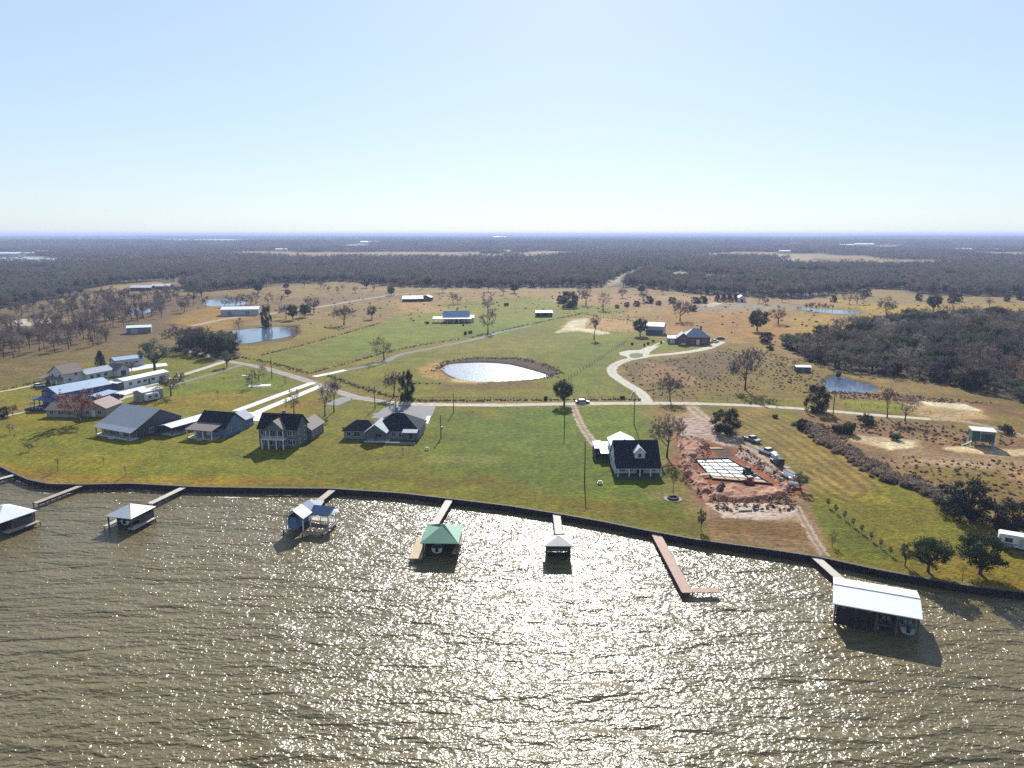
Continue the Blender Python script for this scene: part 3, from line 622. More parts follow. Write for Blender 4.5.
    patch('parking_pad', [(424, 422), (427, 416), (431, 416), (428, 424)], M['concrete'], .028)
M['island'] = mat('island_grass', A(112, 112, 58), 0.95, vary=0.2, vscale=0.6)
# ================================================================= VEGETATION
def rand_dir(rnd, base, spread):
    v = Vector((rnd.gauss(0, 1), rnd.gauss(0, 1), rnd.gauss(0, 1))).normalized()
    return (base + v * spread).normalized()
def bare_tree(seed, width=0.8, lim=6, density=1.0, low=0.22, twig=0.062, upright=0.35):
    """height 10; returns trunk MB, crown MB"""
    rnd = random.Random(seed); T = MB(); C = MB()
    def limb(p, d, length, r, lvl):
        segs = 3 if lvl < 2 else 2; q = p; pts = [(p, d, r)]
        for i in range(segs):
            d = rand_dir(rnd, d + Vector((0, 0, .10 if lvl < 3 else 0)), .16 + .07 * lvl); n = q + d * (length / segs)
            r1 = r * (0.78 if lvl == 0 else .72)
            (T if lvl < 2 else C).tube(q, n, r, r1, 6 if lvl == 0 else 4 if lvl < 2 else 3, cap=False)
            q = n; r = r1; pts.append((q, d, r))
        if lvl == 3:
            for k in range(int(7 * density)):
                b = pts[rnd.choice((1, 1, 2, 2))][0] + Vector((rnd.uniform(-.1, .1), rnd.uniform(-.1, .1), rnd.uniform(-.1, .1)))
                dd = rand_dir(rnd, d, .9); L = rnd.uniform(.45, .95)
                s_ = dd.cross(Vector((rnd.gauss(0, 1), rnd.gauss(0, 1), rnd.gauss(0, 1)))).normalized() * twig
                C.add([b - s_, b + s_, b + dd * L], [(0, 1, 2)])
            return
        kids = (lim, 5, 4, 0)[lvl]
        for k in range(kids):
            i = rnd.randint(1, segs) if k else segs
            b, dd, rr = pts[i]
            side = Vector((math.cos(k * 2.4 + seed), math.sin(k * 2.4 + seed), 0))
            if lvl == 0: nd = (side * width + Vector((0, 0, upright + rnd.uniform(0, .7)))).normalized(); L = rnd.uniform(2.6, 4.0)
            else: nd = rand_dir(rnd, dd * .9 + Vector((0, 0, .12)), .75); L = length * rnd.uniform(.48, .72)
            limb(b, nd, L, rr * .62, lvl + 1)
    h0 = 10 * low
    T.tube((0, 0, -.2), (0, 0, h0 * .6), .36, .27, 7, cap=False)
    limb(Vector((0, 0, h0 * .6)), Vector((0, 0, 1)), 3.4, .27, 0)
    zmax = max(v[2] for v in C.v); k = 10 / zmax
    T.v = [(a * k, b * k, c * k) for a, b, c in T.v]; C.v = [(a * k, b * k, c * k) for a, b, c in C.v]
    return T, C
def leafy_tree(seed, rx=4.6, base=.22, n=46, per=95, leaf=.34, cone=False):
    rnd = random.Random(seed); T = MB(); C = MB()
    T.tube((0, 0, -.2), (0, 0, max(1.5, 10 * base + .8)), .42, .30, 7, cap=False)
    cz = 10 * (1 + base) / 2; rz = 10 * (1 - base) / 2
    lobes = [(rnd.uniform(0, 6.28), rnd.uniform(.75, 1.1)) for _ in range(5)]
    for i in range(n):
        if cone:
            t = (i + .5) / n; z = 10 * (base + (1 - base) * t ** .8 * .97); rr = rx * (1 - t) ** .8 * rnd.uniform(.5, 1); a = i * 2.4
            c = Vector((rr * math.cos(a), rr * math.sin(a), z)); cr = rx * .32 * (1.1 - t * .6)
        else:
            u = rnd.uniform(-.9, 1); a = i * 2.399; q = math.sqrt(1 - u * u) if abs(u) < 1 else 0; k = rnd.uniform(.55, .95)
            for la, lm in lobes: k *= 1 + .10 * math.cos(a - la) * lm
            c = Vector((rx * q * math.cos(a) * k, rx * q * math.sin(a) * k, cz + rz * u * k * .88)); cr = rnd.uniform(.75, 1.35) * rx / 4.6
        if i % 3 == 0: T.tube((0, 0, max(1.2, 10 * base + .4)), c, .14, .04, 4, cap=False)
        for j in range(per):
            v = Vector((rnd.gauss(0, 1), rnd.gauss(0, 1), rnd.gauss(0, .8)))
            v = v.normalized() * (rnd.random() ** .45) * cr; p = c + v
            if p.z > 10.2 or p.z < .05: continue
            nn = (v.normalized() * .7 + Vector((rnd.gauss(0, 1), rnd.gauss(0, 1), rnd.gauss(0, 1))).normalized()).normalized()
            s_ = nn.cross(Vector((rnd.gauss(0, 1), rnd.gauss(0, 1), rnd.gauss(0, 1)))).normalized(); t_ = nn.cross(s_); l = leaf * rnd.uniform(.6, 1.2)
            C.add([p - s_ * l * .5, p + s_ * l * .5, p + t_ * l], [(0, 1, 2)])
    return T, C
def bush(seed, n=12, per=60, leaf=.13, sx_=1.0, sz=.8):
    rnd = random.Random(seed); C = MB()
    for i in range(n):
        a = rnd.uniform(0, 6.28); r = rnd.uniform(0, .62) * sx_; c = Vector((r * math.cos(a), r * math.sin(a), rnd.uniform(.15, .7) * sz)); cr = rnd.uniform(.22, .36)
        for j in range(per):
            v = Vector((rnd.gauss(0, 1), rnd.gauss(0, 1), rnd.gauss(0, 1))).normalized() * (rnd.random() ** .5) * cr; p = c + v
            p.z = max(p.z, .01); s_ = Vector((rnd.gauss(0, 1), rnd.gauss(0, 1), rnd.gauss(0, 1))).normalized(); t_ = s_.cross(Vector((rnd.gauss(0, 1), rnd.gauss(0, 1), rnd.gauss(0, 1)))).normalized()
            l = leaf * rnd.uniform(.6, 1.3); C.add([p - s_ * l * .5, p + s_ * l * .5, p + t_ * l], [(0, 1, 2)])
    return C
KIND = {}
def reg(kind, tc, bark, crown):
    T, C = tc; KIND.setdefault(kind, []).append((T.mesh('trunk', M[bark]), C.mesh('crown', M[crown])))
for s_ in (1, 2, 3): reg('bare', bare_tree(s_, .85, density=1.7), 'bark', 'twigs')
for s_ in (4, 5): reg('tallbare', bare_tree(s_, .42, lim=7, low=.25, upright=.7, density=1.7), 'bark', 'twigs')
for s_ in (6, 7): reg('wide', bare_tree(s_, 1.15, lim=9, low=.16, density=2.2, upright=.25, twig=.066), 'bark', 'twigs')
for s_ in (8,): reg('pink', bare_tree(s_, 1.0, lim=8, low=.16, density=3.6, twig=.075, upright=.3), 'bark', 'pink_twigs')
for s_ in (9,): reg('palebare', bare_tree(s_, .6, lim=7, low=.16, density=1.5, upright=.5), 'bark', 'pale_twigs')
for s_ in (11, 12, 13): reg('oak', leafy_tree(s_, base=.14, n=64, per=105, rx=4.8), 'bark', 'leaves')
for s_ in (14,): reg('greyoak', leafy_tree(s_, rx=4.2, n=40, per=80, base=.18), 'bark', 'grey_leaves')
for s_ in (15,): reg('cedar', leafy_tree(s_, rx=3.2, base=.05, n=50, per=80, cone=True), 'bark', 'cedar_leaves')
for s_ in (16,): reg('rounddark', leafy_tree(s_, rx=4.6, base=-.3, n=70, per=110), 'bark', 'cedar_leaves')
for s_ in (17,): reg('brownoak', leafy_tree(s_, rx=4.9, n=34, per=50), 'bark', 'brown_leaves')
for s_ in (18, 19): reg('sapling', bare_tree(s_, .5, lim=4, low=.3, density=.6, twig=.07, upright=.7), 'bark', 'twigs')
SINGLE = {}
def single_mesh(kind, i):
    """trunk and crown of a far tree in one mesh"""
    if (kind, i) in SINGLE: return SINGLE[kind, i]
    t, c = KIND[kind][i]; mb = MB()
    for k, me in enumerate((t, c)):
        mb.cm = k; co = [tuple(v.co) for v in me.vertices]; mb.add(co, [tuple(p.vertices) for p in me.polygons])
    SINGLE[kind, i] = mb.mesh('tree', [t.materials[0], c.materials[0]]); return SINGLE[kind, i]
NAMES = {'bare': 'bare_tree', 'tallbare': 'bare_tree', 'wide': 'bare_tree', 'pink': 'bare_tree', 'palebare': 'bare_tree', 'oak': 'evergreen_oak', 'greyoak': 'oak_tree', 'cedar': 'cedar_tree',
         'rounddark': 'evergreen_tree', 'brownoak': 'oak_tree', 'sapling': 'young_tree'}
ALLTREES = []
trnd = random.Random(99)
def put_tree(kind, px, py, hpx, label, cat='tree', group=None, wf=1.0, world=None, h=None, parts=None):
    if world is None: p = G(px, py); h = hpx / scale_at(px, py) * 1.03
    else: p = Vector((world[0], world[1], 0)); hpx = 20 if parts is None else (20 if parts else 5)
    i = trnd.randrange(len(KIND[kind])); rz = trnd.uniform(0, 6.28); s = h / 10
    if parts is None: parts = hpx >= 11
    ALLTREES.append((p.x, p.y))
    if parts:
        o = thing(NAMES[kind], label, cat, p, rz, group); o.scale = (s * wf, s * wf, s)
        for nm, me in zip(('trunk', 'crown'), KIND[kind][i]):
            c = bpy.data.objects.new(nm, me); COL.objects.link(c); c.parent = o
    else:
        o = bpy.data.objects.new(NAMES[kind], single_mesh(kind, i)); COL.objects.link(o); o.location = p; o.rotation_euler = (0, 0, rz); o.scale = (s * wf, s * wf, s)
        tag(o, label, cat, group)
    return o
TREES = [ # kind, base px, base py, height px, width factor, label
 ('pink', 80, 423, 37, 1.0, 'reddish bare tree in front of the rust brown roofed building'),
 ('wide', 171, 396, 24, 1.0, 'round grey bare tree on the grass behind the pale shed and small camper'),
 ('bare', 294, 414, 27, .75, 'thin dark bare tree behind the two-storey house beside the white driveway'),
 ('palebare', 325, 416, 38, .7, 'tall pale bare tree at the back end of the two-storey house, left of a pair'),
 ('tallbare', 334, 412, 38, .7, 'tall bare tree at the back of the two-storey house, right of a pair'),
 ('bare', 252, 388, 16, .9, 'small bare tree by the pale slab between the driveways, left of two'),
 ('bare', 259, 381, 18, .9, 'small bare tree by the pale slab between the driveways, right of two'),
 ('sapling', 285, 384, 9, 1.2, 'very small bare tree beside the road above the white driveways'),
 ('greyoak', 227, 367, 17, .85, 'small grey-green tree where the driveways leave the gravel road'),
 ('bare', 384, 360, 25, .9, 'forked bare tree by the fence beside the grey gravel lane'),
 ('wide', 344, 325, 21, 1.05, 'wide bare tree alone in the green field right of the blue pond'),
 ('greyoak', 372, 319, 14, .9, 'small round dark tree in the green field below the far dirt road'),
 ('bare', 488, 332, 25, .75, 'tall bare tree by the fence right of the white farmhouse'),
 ('bare', 488, 314, 23, .75, 'bare tree on the brown pasture directly behind another beyond the farmhouse'),
 ('bare', 453, 304, 12, .9, 'small brown bare tree in the tan pasture behind the farmhouse, left of two'),
 ('bare', 458, 304, 11, .9, 'small brown bare tree in the tan pasture behind the farmhouse, right of two'),
 ('rounddark', 570, 307, 18, 1.1, 'dark evergreen in the far green clump beyond the white roofed shed'),
 ('rounddark', 561, 303, 9, 1.2, 'low dark evergreen at the left end of the far green clump'),
 ('bare', 586, 305, 22, .8, 'tall bare tree standing just right of the far dark evergreens'),
 ('palebare', 603, 310, 20, 1.0, 'greyish bare tree right of the far green clump'),
 ('bare', 643, 302, 15, .8, 'lone thin bare tree in the far tan field'),
 ('tallbare', 594, 339, 25, .9, 'bare tree beside the sandy riding arena'),
 ('oak', 640, 336, 18, .9, 'dark evergreen tree left of the pale blue barn'),
 ('wide', 680, 321, 22, .85, 'bare tree behind the brick house in the orange pasture'),
 ('oak', 564, 405, 26, .8, 'dark evergreen beside the road next to the parked silver car'),
 ('rounddark', 408, 402, 36, .45, 'tall dark grey tree beside the road near the round pond, right of two'),
 ('wide', 394, 397, 28, .7, 'leaning bare tree beside the road near the round pond, left of two'),
 ('wide', 670, 401, 28, .85, 'spreading bare tree on the rough ground beside the road junction'),
 ('wide', 667, 457, 47, .75, 'large spreading bare tree right of the white house with the black roof'),
 ('wide', 745, 390, 44, .7, 'large bare tree alone on the rough brown ground'),
 ('oak', 757, 331, 23, .9, 'round grey-green tree in the orange pasture, left of two'),
 ('brownoak', 778, 324, 18, .95, 'broad round tree in the orange pasture, right of two'),
 ('rounddark', 726, 434, 28, 1.15, 'big round dark evergreen above the building site'),
 ('rounddark', 801, 429, 12, 1.2, 'small round dark bush tree at the corner of the mown field'),
 ('rounddark', 818, 411, 30, .85, 'dark evergreen on the road verge left of the small blue pond'),
 ('tallbare', 887, 418, 33, .8, 'leaning bare tree beside the pale sand, left of two by the lane'),
 ('palebare', 905, 421, 31, .9, 'bushy bare tree beside the pale sand, right of two by the lane'),
 ('rounddark', 968, 518, 42, 1.25, 'large dark evergreen between the mown field and the scrub'),
 ('rounddark', 1012, 531, 36, 1.25, 'large dark evergreen behind the white camper at the right edge'),
 ('oak', 928, 572, 38, 1.0, 'loose grey-green oak on the shore, left of two'),
 ('greyoak', 905, 566, 26, .6, 'thin leaning oak at the shore beside the larger grey-green oak'),
 ('oak', 980, 574, 45, 1.08, 'dense round evergreen oak on the shore below the camper'),
 ('sapling', 962, 582, 17, .8, 'small bare shrub tree at the seawall left of the round evergreen oak'),
 ('bare', 832, 546, 16, .7, 'small crooked bare tree near the shore by the large boathouse'),
 ('sapling', 673, 492, 16, .9, 'thin young tree on the lawn beside the red dirt, upper of two'),
 ('greyoak', 701, 530, 24, .45, 'slim young tree on the lawn near the seawall beside the red dirt'),
 ('greyoak', 800, 490, 20, .9, 'small grey tree beside the parked trailers on the mown field'),
 ('cedar', 101, 367, 16, 1.2, 'dark conical cedar behind the white ranch house'),
 ('greyoak', 155, 371, 33, 1.1, 'large pale green oak by the concrete drive behind the long white trailer'),
 ('wide', 180, 349, 25, 1.2, 'purple-brown bare tree in the thicket by the blue pond, leftmost'),
 ('wide', 197, 352, 26, 1.0, 'brown bare tree in the middle of the thicket by the blue pond'),
 ('oak', 205, 354, 22, .8, 'dark evergreen in the thicket left of the blue pond'),
 ('oak', 219, 356, 25, 1.0, 'dark evergreen at the right end of the thicket by the blue pond'),
 ('rounddark', 230, 352, 16, 1.0, 'low dark evergreen at the edge of the blue pond'),
 ('bare', 132, 372, 12, 1.0, 'small bare tree between the light blue building and the long trailer'),
 ('bare', 239, 330, 13, .8, 'small bare tree on the far bank of the blue pond'),
 ('rounddark', 266, 327, 24, .5, 'tall narrow dark tree on the far bank of the blue pond'),
 ('wide', 286, 319, 16, .9, 'bare tree beside the far dirt road, left of the dark pair'),
 ('oak', 293, 320, 16, .75, 'dark evergreen beside the far dirt road'),
 ('oak', 305, 317, 14, .9, 'small dark tree beside the far dirt road, right of the evergreen'),
 ('wide', 314, 313, 16, .9, 'grey bare tree beside the far dirt road, rightmost of its row'),
 ('wide', 886, 318, 20, .9, 'round dark tree at the edge of the golden field above the wood'),
 ('oak', 933, 312, 18, .85, 'dark evergreen in the golden field above the wood'),
 ('bare', 849, 304, 13, .9, 'small bare tree beyond the pasture pond, left of two'),
 ('bare', 857, 304, 14, .9, 'small bare tree beyond the pasture pond, right of two'),
 ('tallbare', 989, 310, 13, .9, 'thin brown bare tree near the right end of the golden field'),
 ('rounddark', 866, 296, 7, 1.5, 'low dark bush in the far golden field'),
 ('rounddark', 766, 343, 12, 1.2, 'low dark evergreen at the near left corner of the wood'),
 ('rounddark', 3, 418, 13, .9, 'small dark tree at the left edge of the lawn'),
 ('wide', 13, 416, 12, .9, 'small brown tree beside the left garden path'),
 ('bare', 10, 434, 11, .7, 'thin bare tree on the left lawn below the garden path'),
 ('sapling', 15, 439, 6, 1.1, 'tiny bare sapling on the left lawn beside a thin bare tree'),
 ('wide', 29, 451, 9, .9, 'small round bare bush tree on the tan lawn, left of two'),
 ('sapling', 37, 446, 8, .9, 'small bare tree on the tan lawn, right of two'),
 ('sapling', 58, 471, 15, .8, 'slender bare tree nearest the seawall on the left lawn'),
 ('sapling', 78, 436, 9, .8, 'slender bare sapling in front of the reddish tree'),
 ('sapling', 104, 465, 9, .8, 'slender sapling on the lawn below the grey roofed house, left of two'),
 ('sapling', 126, 476, 12, .8, 'slender sapling near the seawall below the grey roofed house'),
 ('sapling', 129, 446, 10, .8, 'slender sapling just below the porch of the grey roofed house'),
 ('sapling', 403, 455, 9, .7, 'slender young tree on the lawn in front of the slate blue ranch house'),
 ('sapling', 350, 438, 5, .7, 'tiny sapling beside the left end of the slate blue ranch house'),
 ('sapling', 224, 383, 6, 1, 'tiny tree on the grass between the driveways'),
 ('sapling', 218, 398, 9, 1, 'tiny bare tree on the tan grass behind the blue house'),
]
SAPROW = [(828, 507), (835.5, 513), (844.5, 519.5), (853, 526.5), (861.5, 533), (871, 540.5), (880.5, 547.5), (890, 555)]
ORD = ['first', 'second', 'third', 'fourth', 'fifth', 'sixth', 'seventh', 'eighth', 'ninth', 'tenth', 'eleventh', 'twelfth']
def sample_px(poly_px, n, rnd, mind, avoid=()):
    """random world spots inside an outline, at least mind apart"""
    poly = px_poly(poly_px); a = np.array(poly); out = []; cell = {}; rng = np.random.default_rng(rnd.randrange(10 ** 6)); got = 0
    for batch in range(12):
        C = rng.uniform(a.min(0), a.max(0), (n * 5, 2)); C = C[sdf(C, poly) > 0]
        for x, y in C:
            if len(out) >= n: return out
            k = (int(x // mind), int(y // mind))
            if any((q[0] - x) ** 2 + (q[1] - y) ** 2 < mind * mind for i in (-1, 0, 1) for j in (-1, 0, 1) for q in cell.get((k[0] + i, k[1] + j), ())): continue
            if any((q[0] - x) ** 2 + (q[1] - y) ** 2 < q[2] ** 2 for q in avoid): continue
            cell.setdefault(k, []).append((x, y)); out.append((x, y))
    return out
WOOD_R = [(782, 345), (812, 340), (862, 328), (900, 322), (960, 318), (1024, 320), (1200, 325), (1250, 440), (1030, 405), (1000, 398), (960, 386), (900, 378), (878, 376), (850, 372), (828, 366), (806, 358)]
def scatter(name, pts, sources, label, smin, smax, seed, cat=None, kind='stuff', z=None):
    pts = np.asarray(pts, float); rng = np.random.default_rng(seed); n = len(pts)
    me = bpy.data.meshes.new(name); co = np.zeros((n, 3), np.float32); co[:, :2] = pts[:, :2]
    if pts.shape[1] > 2: co[:, 2] = pts[:, 2]
    me.vertices.add(n); me.vertices.foreach_set('co', co.ravel())
    for an, val in (('rot', rng.uniform(0, 6.28, n)), ('size', rng.uniform(smin, smax, n))):
        at = me.attributes.new(an, 'FLOAT', 'POINT'); at.data.foreach_set('value', val.astype(np.float32))
    at = me.attributes.new('pick', 'INT', 'POINT'); at.data.foreach_set('value', rng.integers(0, len(sources), n).astype(np.int32))
    o = bpy.data.objects.new(name, me); COL.objects.link(o)
    col = bpy.data.collections.new(name + '_source')
    for i, s in enumerate(sources):
        so = bpy.data.objects.new('%s_source_%02d' % (name, i), s); col.objects.link(so)
    ng = bpy.data.node_groups.new(name, 'GeometryNodeTree'); N = ng.nodes; L = ng.links
    ng.interface.new_socket('Geometry', in_out='INPUT', socket_type='NodeSocketGeometry'); ng.interface.new_socket('Geometry', in_out='OUTPUT', socket_type='NodeSocketGeometry')
    gi = N.new('NodeGroupInput'); go = N.new('NodeGroupOutput'); ip = N.new('GeometryNodeInstanceOnPoints'); ci = N.new('GeometryNodeCollectionInfo')
    ci.inputs['Collection'].default_value = col; ci.inputs['Separate Children'].default_value = True; ci.inputs['Reset Children'].default_value = True
    def attr(nm, tp):
        a = N.new('GeometryNodeInputNamedAttribute'); a.data_type = tp; a.inputs['Name'].default_value = nm
        return [s for s in a.outputs if s.enabled and s.name == 'Attribute'][0]
    cx = N.new('ShaderNodeCombineXYZ'); L.new(attr('rot', 'FLOAT'), cx.inputs[2])
    L.new(gi.outputs[0], ip.inputs['Points']); L.new(ci.outputs[0], ip.inputs['Instance']); ip.inputs['Pick Instance'].default_value = True
    L.new(attr('pick', 'INT'), ip.inputs['Instance Index']); L.new(cx.outputs[0], ip.inputs['Rotation']); L.new(attr('size', 'FLOAT'), ip.inputs['Scale'])
    L.new(ip.outputs[0], go.inputs[0])
    md = o.modifiers.new('scatter', 'NODES'); md.node_group = ng
    tag(o, label, cat, kind=kind)
    return o
def low_tree(seed, leafy=False):
    """light tree mesh for far woods, height 10"""
    rnd = random.Random(seed); mb = MB(); mb.cm = 0
    mb.tube((0, 0, -.3), (0, 0, 6), .3, .12, 4, cap=False)
    for k in range(7):
        a = k * 2.4; mb.tube((0, 0, rnd.uniform(2, 5)), (rnd.uniform(1.8, 3) * math.cos(a), rnd.uniform(1.8, 3) * math.sin(a), rnd.uniform(6, 8.5)), .13, .05, 3, cap=False)
    mb.cm = 1
    for j in range(330 if leafy else 420):
        v = Vector((rnd.gauss(0, 1), rnd.gauss(0, 1), rnd.gauss(0, 1))).normalized() * rnd.uniform(.35, 1)
        p = Vector((v.x * 3.7, v.y * 3.7, 6.2 + v.z * (3.9 if v.z > 0 else 3.0)))
        if leafy:
            s_ = Vector((rnd.gauss(0, 1), rnd.gauss(0, 1), rnd.gauss(0, 1))).normalized(); t_ = s_.cross(Vector((rnd.gauss(0, 1), rnd.gauss(0, 1), rnd.gauss(0, 1)))).normalized(); l = rnd.uniform(.6, 1.2)
            mb.add([p - s_ * l * .5, p + s_ * l * .5, p + t_ * l], [(0, 1, 2)])
        else:
            d = (v + Vector((0, 0, .6)) + Vector((rnd.gauss(0, 1), rnd.gauss(0, 1), rnd.gauss(0, 1))) * .4).normalized(); s_ = d.cross(Vector((rnd.gauss(0, 1), rnd.gauss(0, 1), rnd.gauss(0, 1)))).normalized() * .11
            mb.add([p - s_, p + s_, p + d * rnd.uniform(1.0, 1.9)], [(0, 1, 2)])
    return mb
def patch_mesh(seed, size=60, n=44, leafy=.2):
    """a piece of closed far wood: many simple crowns"""
    rnd = random.Random(seed); mb = MB()
    for i in range(n):
        x = rnd.uniform(-.5, .5) * size; y = rnd.uniform(-.5, .5) * size; h = rnd.uniform(5, 15); r = rnd.uniform(2.4, 4.8)
        mb.cm = 1 if rnd.random() < leafy else 0
        for j in range(34):
            v = Vector((rnd.gauss(0, 1), rnd.gauss(0, 1), rnd.gauss(0, 1))).normalized(); p = Vector((x + v.x * r, y + v.y * r, h * .62 + v.z * h * .36))
            s_ = Vector((rnd.gauss(0, 1), rnd.gauss(0, 1), rnd.gauss(0, 1))).normalized(); t_ = s_.cross(Vector((rnd.gauss(0, 1), rnd.gauss(0, 1), rnd.gauss(0, 1)))).normalized(); l = rnd.uniform(1.0, 2.4)
            mb.add([p - s_ * l * .5, p + s_ * l * .5, p + t_ * l], [(0, 1, 2)])
    return mb
def forest_mask(P, margin):
    """keep spots in the forest, out of its clearings; margin in m kept clear in front of clearings"""
    P = np.asarray(P); d = P[:, 1]
    # world -> photo pixel
    zc = P[:, 1] * math.cos(PITCH) + CAMZ * math.sin(PITCH); yc = P[:, 1] * math.sin(PITCH) - CAMZ * math.cos(PITCH)
    px = 512 + F * P[:, 0] / zc; py = 384 - F * yc / zc
    ok = (py < np.interp(px, fx_, fy_) + 0.2)
    for pts, _ in CLEARINGS:
        poly = px_poly(pts); a = np.array(poly); a2 = [(x, y - margin * (0.0 if y > np.mean(a[:, 1]) else 1.0)) for x, y in poly]
        ok &= sdf(P, a2) < 0
    for pts in ([(-60, 256.5), (22, 255.5), (60, 257), (85, 260), (60, 264), (18, 265), (-60, 265)], [(-400, 236.2), (60, 236.2), (200, 237), (130, 239.2), (-400, 239.4)]):
        ok &= sdf(P, px_poly(pts)) < 0
    return ok
def build_vegetation():
    for k, x, y, h, wf, lab in TREES: put_tree(k, x, y, h, lab, wf=wf)
    for i, (x, y) in enumerate(SAPROW):
        put_tree('greyoak', x, y, 10, ORD[i] + ' sapling down the slanting row on the mown field, counted from the top', group='row of saplings on the mown field', wf=.5, parts=False)
    for i, x in enumerate((717.5, 723.5, 729.5, 735.5)):
        put_tree('cedar', x, 301.5, 7.5, ['leftmost', 'second', 'third', 'rightmost'][i] + ' of four small dark cedars in a row by the white tent', group='row of small cedars', wf=1.6)
    for i, (x, y, h) in enumerate(((627, 306.5, 5), (637, 306, 6), (650, 303, 8), (659, 305, 5), (672, 303, 7), (696, 303, 7), (704, 303, 8), (693, 311, 7), (617, 308, 4))):
        put_tree('rounddark', x, y, h, 'small dark bush on the far brown pasture, %s from the left' % ORD[i], cat='bush', group='dark bushes on the far pasture', wf=1.3)
    rnd = random.Random(5)
    # bare rows by the pasture pond and the pale ponds on the left
    for i, x in enumerate(np.linspace(806, 832, 9)):
        put_tree('tallbare', x + rnd.uniform(-1, 1), 311.5 + rnd.uniform(-.6, .8), rnd.uniform(7, 10), 'slim bare tree in the row along the near bank of the pasture pond', group='bare trees along the pasture pond', wf=.8, parts=False)
    for i, (x, y) in enumerate([(225, 307), (229, 306.5), (236, 307), (241, 306), (246, 305.5), (251, 305), (256, 304), (206, 307), (268, 304), (281, 303)]):
        put_tree('bare', x, y, rnd.uniform(9, 13), 'bare tree along the near bank of the far pond beyond the long metal building', group='bare trees by the far pond', parts=False)
    # left woodland: countable bare trees on brown ground
    av = [(p[0], p[1], 5) for p in ALLTREES]
    for kx, ky, r in ((138, 331, 26), (140, 311, 12), (40, 322, 14)): q = G(kx, ky); av.append((q.x, q.y, r))
    left = sample_px([(-10, 330), (60, 326), (100, 318), (130, 314), (160, 314), (128, 330), (110, 345), (60, 352), (-10, 368)], 82, rnd, 7.0, av)
    for x, y in left: put_tree(rnd.choice(['bare', 'bare', 'tallbare', 'wide']), 0, 0, 0, 'bare tree in the open left wood above the houses', world=(x, y), h=rnd.uniform(8.5, 13), group='trees of the open left wood', wf=.75, parts=True)
    left2 = sample_px([(0, 316), (60, 306), (110, 297), (200, 294), (205, 300), (180, 316), (130, 322), (60, 320)], 75, rnd, 11, av)
    for x, y in left2: put_tree(rnd.choice(['bare', 'wide', 'tallbare']), 0, 0, 0, 'distant bare tree in the thin wood beyond the pale pond', world=(x, y), h=rnd.uniform(9, 13), group='trees of the thin far wood', wf=.85, parts=False)
    fld = sample_px([(200, 296), (300, 286), (470, 289), (740, 296), (700, 300), (440, 294), (300, 298)], 26, rnd, 18, av)
    for x, y in fld: put_tree(rnd.choice(['bare', 'wide', 'oak']), 0, 0, 0, 'distant tree at the near edge of the forest', world=(x, y), h=rnd.uniform(7, 11), group='trees along the forest edge', wf=.95, parts=False)
    fld = sample_px([(740, 303), (850, 298), (1024, 300), (1024, 304), (850, 302), (740, 309)], 12, rnd, 16, av)
    for x, y in fld: put_tree(rnd.choice(['bare', 'wide', 'rounddark']), 0, 0, 0, 'distant tree beyond the golden field', world=(x, y), h=rnd.uniform(6, 10), group='trees beyond the golden field', wf=.95, parts=False)
    thick = sample_px([(168, 351), (185, 338), (215, 340), (236, 346), (236, 357), (215, 358), (185, 353)], 16, rnd, 3.5, [(p[0], p[1], 3) for p in ALLTREES])
    for x, y in thick: put_tree(rnd.choice(['wide', 'bare', 'oak', 'rounddark']), 0, 0, 0, 'tree inside the dense thicket left of the blue pond', world=(x, y), h=rnd.uniform(6, 9.5), group='trees of the thicket by the blue pond', wf=1.15, parts=True)
    # right wood: its front trees one by one, the mass behind as one
    wood = sample_px(WOOD_R, 1350, rnd, 6.2, [(p[0], p[1], 5) for p in ALLTREES])
    front_line = px_poly([(782, 346), (806, 358), (828, 366), (850, 373), (878, 377), (900, 379), (960, 387), (1000, 399), (1030, 406), (1100, 420)])
    wood.sort(key=lambda q: dline(np.array([q]), front_line)[0])
    nf = 105
    for x, y in wood[:nf]:
        k = rnd.choice(['bare', 'wide', 'bare', 'tallbare', 'oak', 'greyoak', 'rounddark', 'brownoak'])
        put_tree(k, 0, 0, 0, {'b': 'bare', 'w': 'bare', 't': 'bare', 'o': 'dark evergreen', 'g': 'grey-green', 'r': 'dark evergreen'}.get(k[0], 'bare') .replace('bare', 'brown leaved' if k == 'brownoak' else 'bare') + ' tree at the front edge of the right wood', world=(x, y), h=rnd.uniform(5.5, 10), group='front trees of the right wood', wf=1.3, parts=True)
    src = [single_mesh(k, i) for k, i in (('bare', 0), ('bare', 1), ('wide', 0), ('rounddark', 0), ('palebare', 0), ('bare', 2), ('greyoak', 0), ('oak', 0), ('wide', 1), ('brownoak', 0), ('palebare', 0), ('oak', 1))]
    scatter('woodland', wood[nf:], src, 'mixed bare and evergreen wood filling the right side', .5, 1.25, 3)
    # far forest: single trees, then pieces of closed wood
    rng = np.random.default_rng(8)
    lows = []
    for i in range(5): mb = low_tree(40 + i); lows.append(mb.mesh('far_tree', [M['bark'], M['twigs']]))
    for i in range(3): mb = low_tree(50 + i, True); lows.append(mb.mesh('far_tree', [M['bark'], M['grey_leaves']]))
    def field(y0, y1, step):
        ys_ = np.arange(y0, y1, step); out = []
        for y in ys_:
            w = y * .74 + 140; xs = np.arange(-w, w, step); out.append(np.stack([xs, np.full(len(xs), y)], 1))
        P = np.concatenate(out); return P + rng.uniform(-.48, .48, P.shape) * step
    P = field(560, 1350, 7.2); P = P[forest_mask(P, 60)]
    dens = fbm(P[:, 0], P[:, 1], 90, 60, 3); P = P[dens > .33]
    scatter('forest', P, lows, 'nearer part of the wide grey-brown winter forest', .6, 1.3, 4)
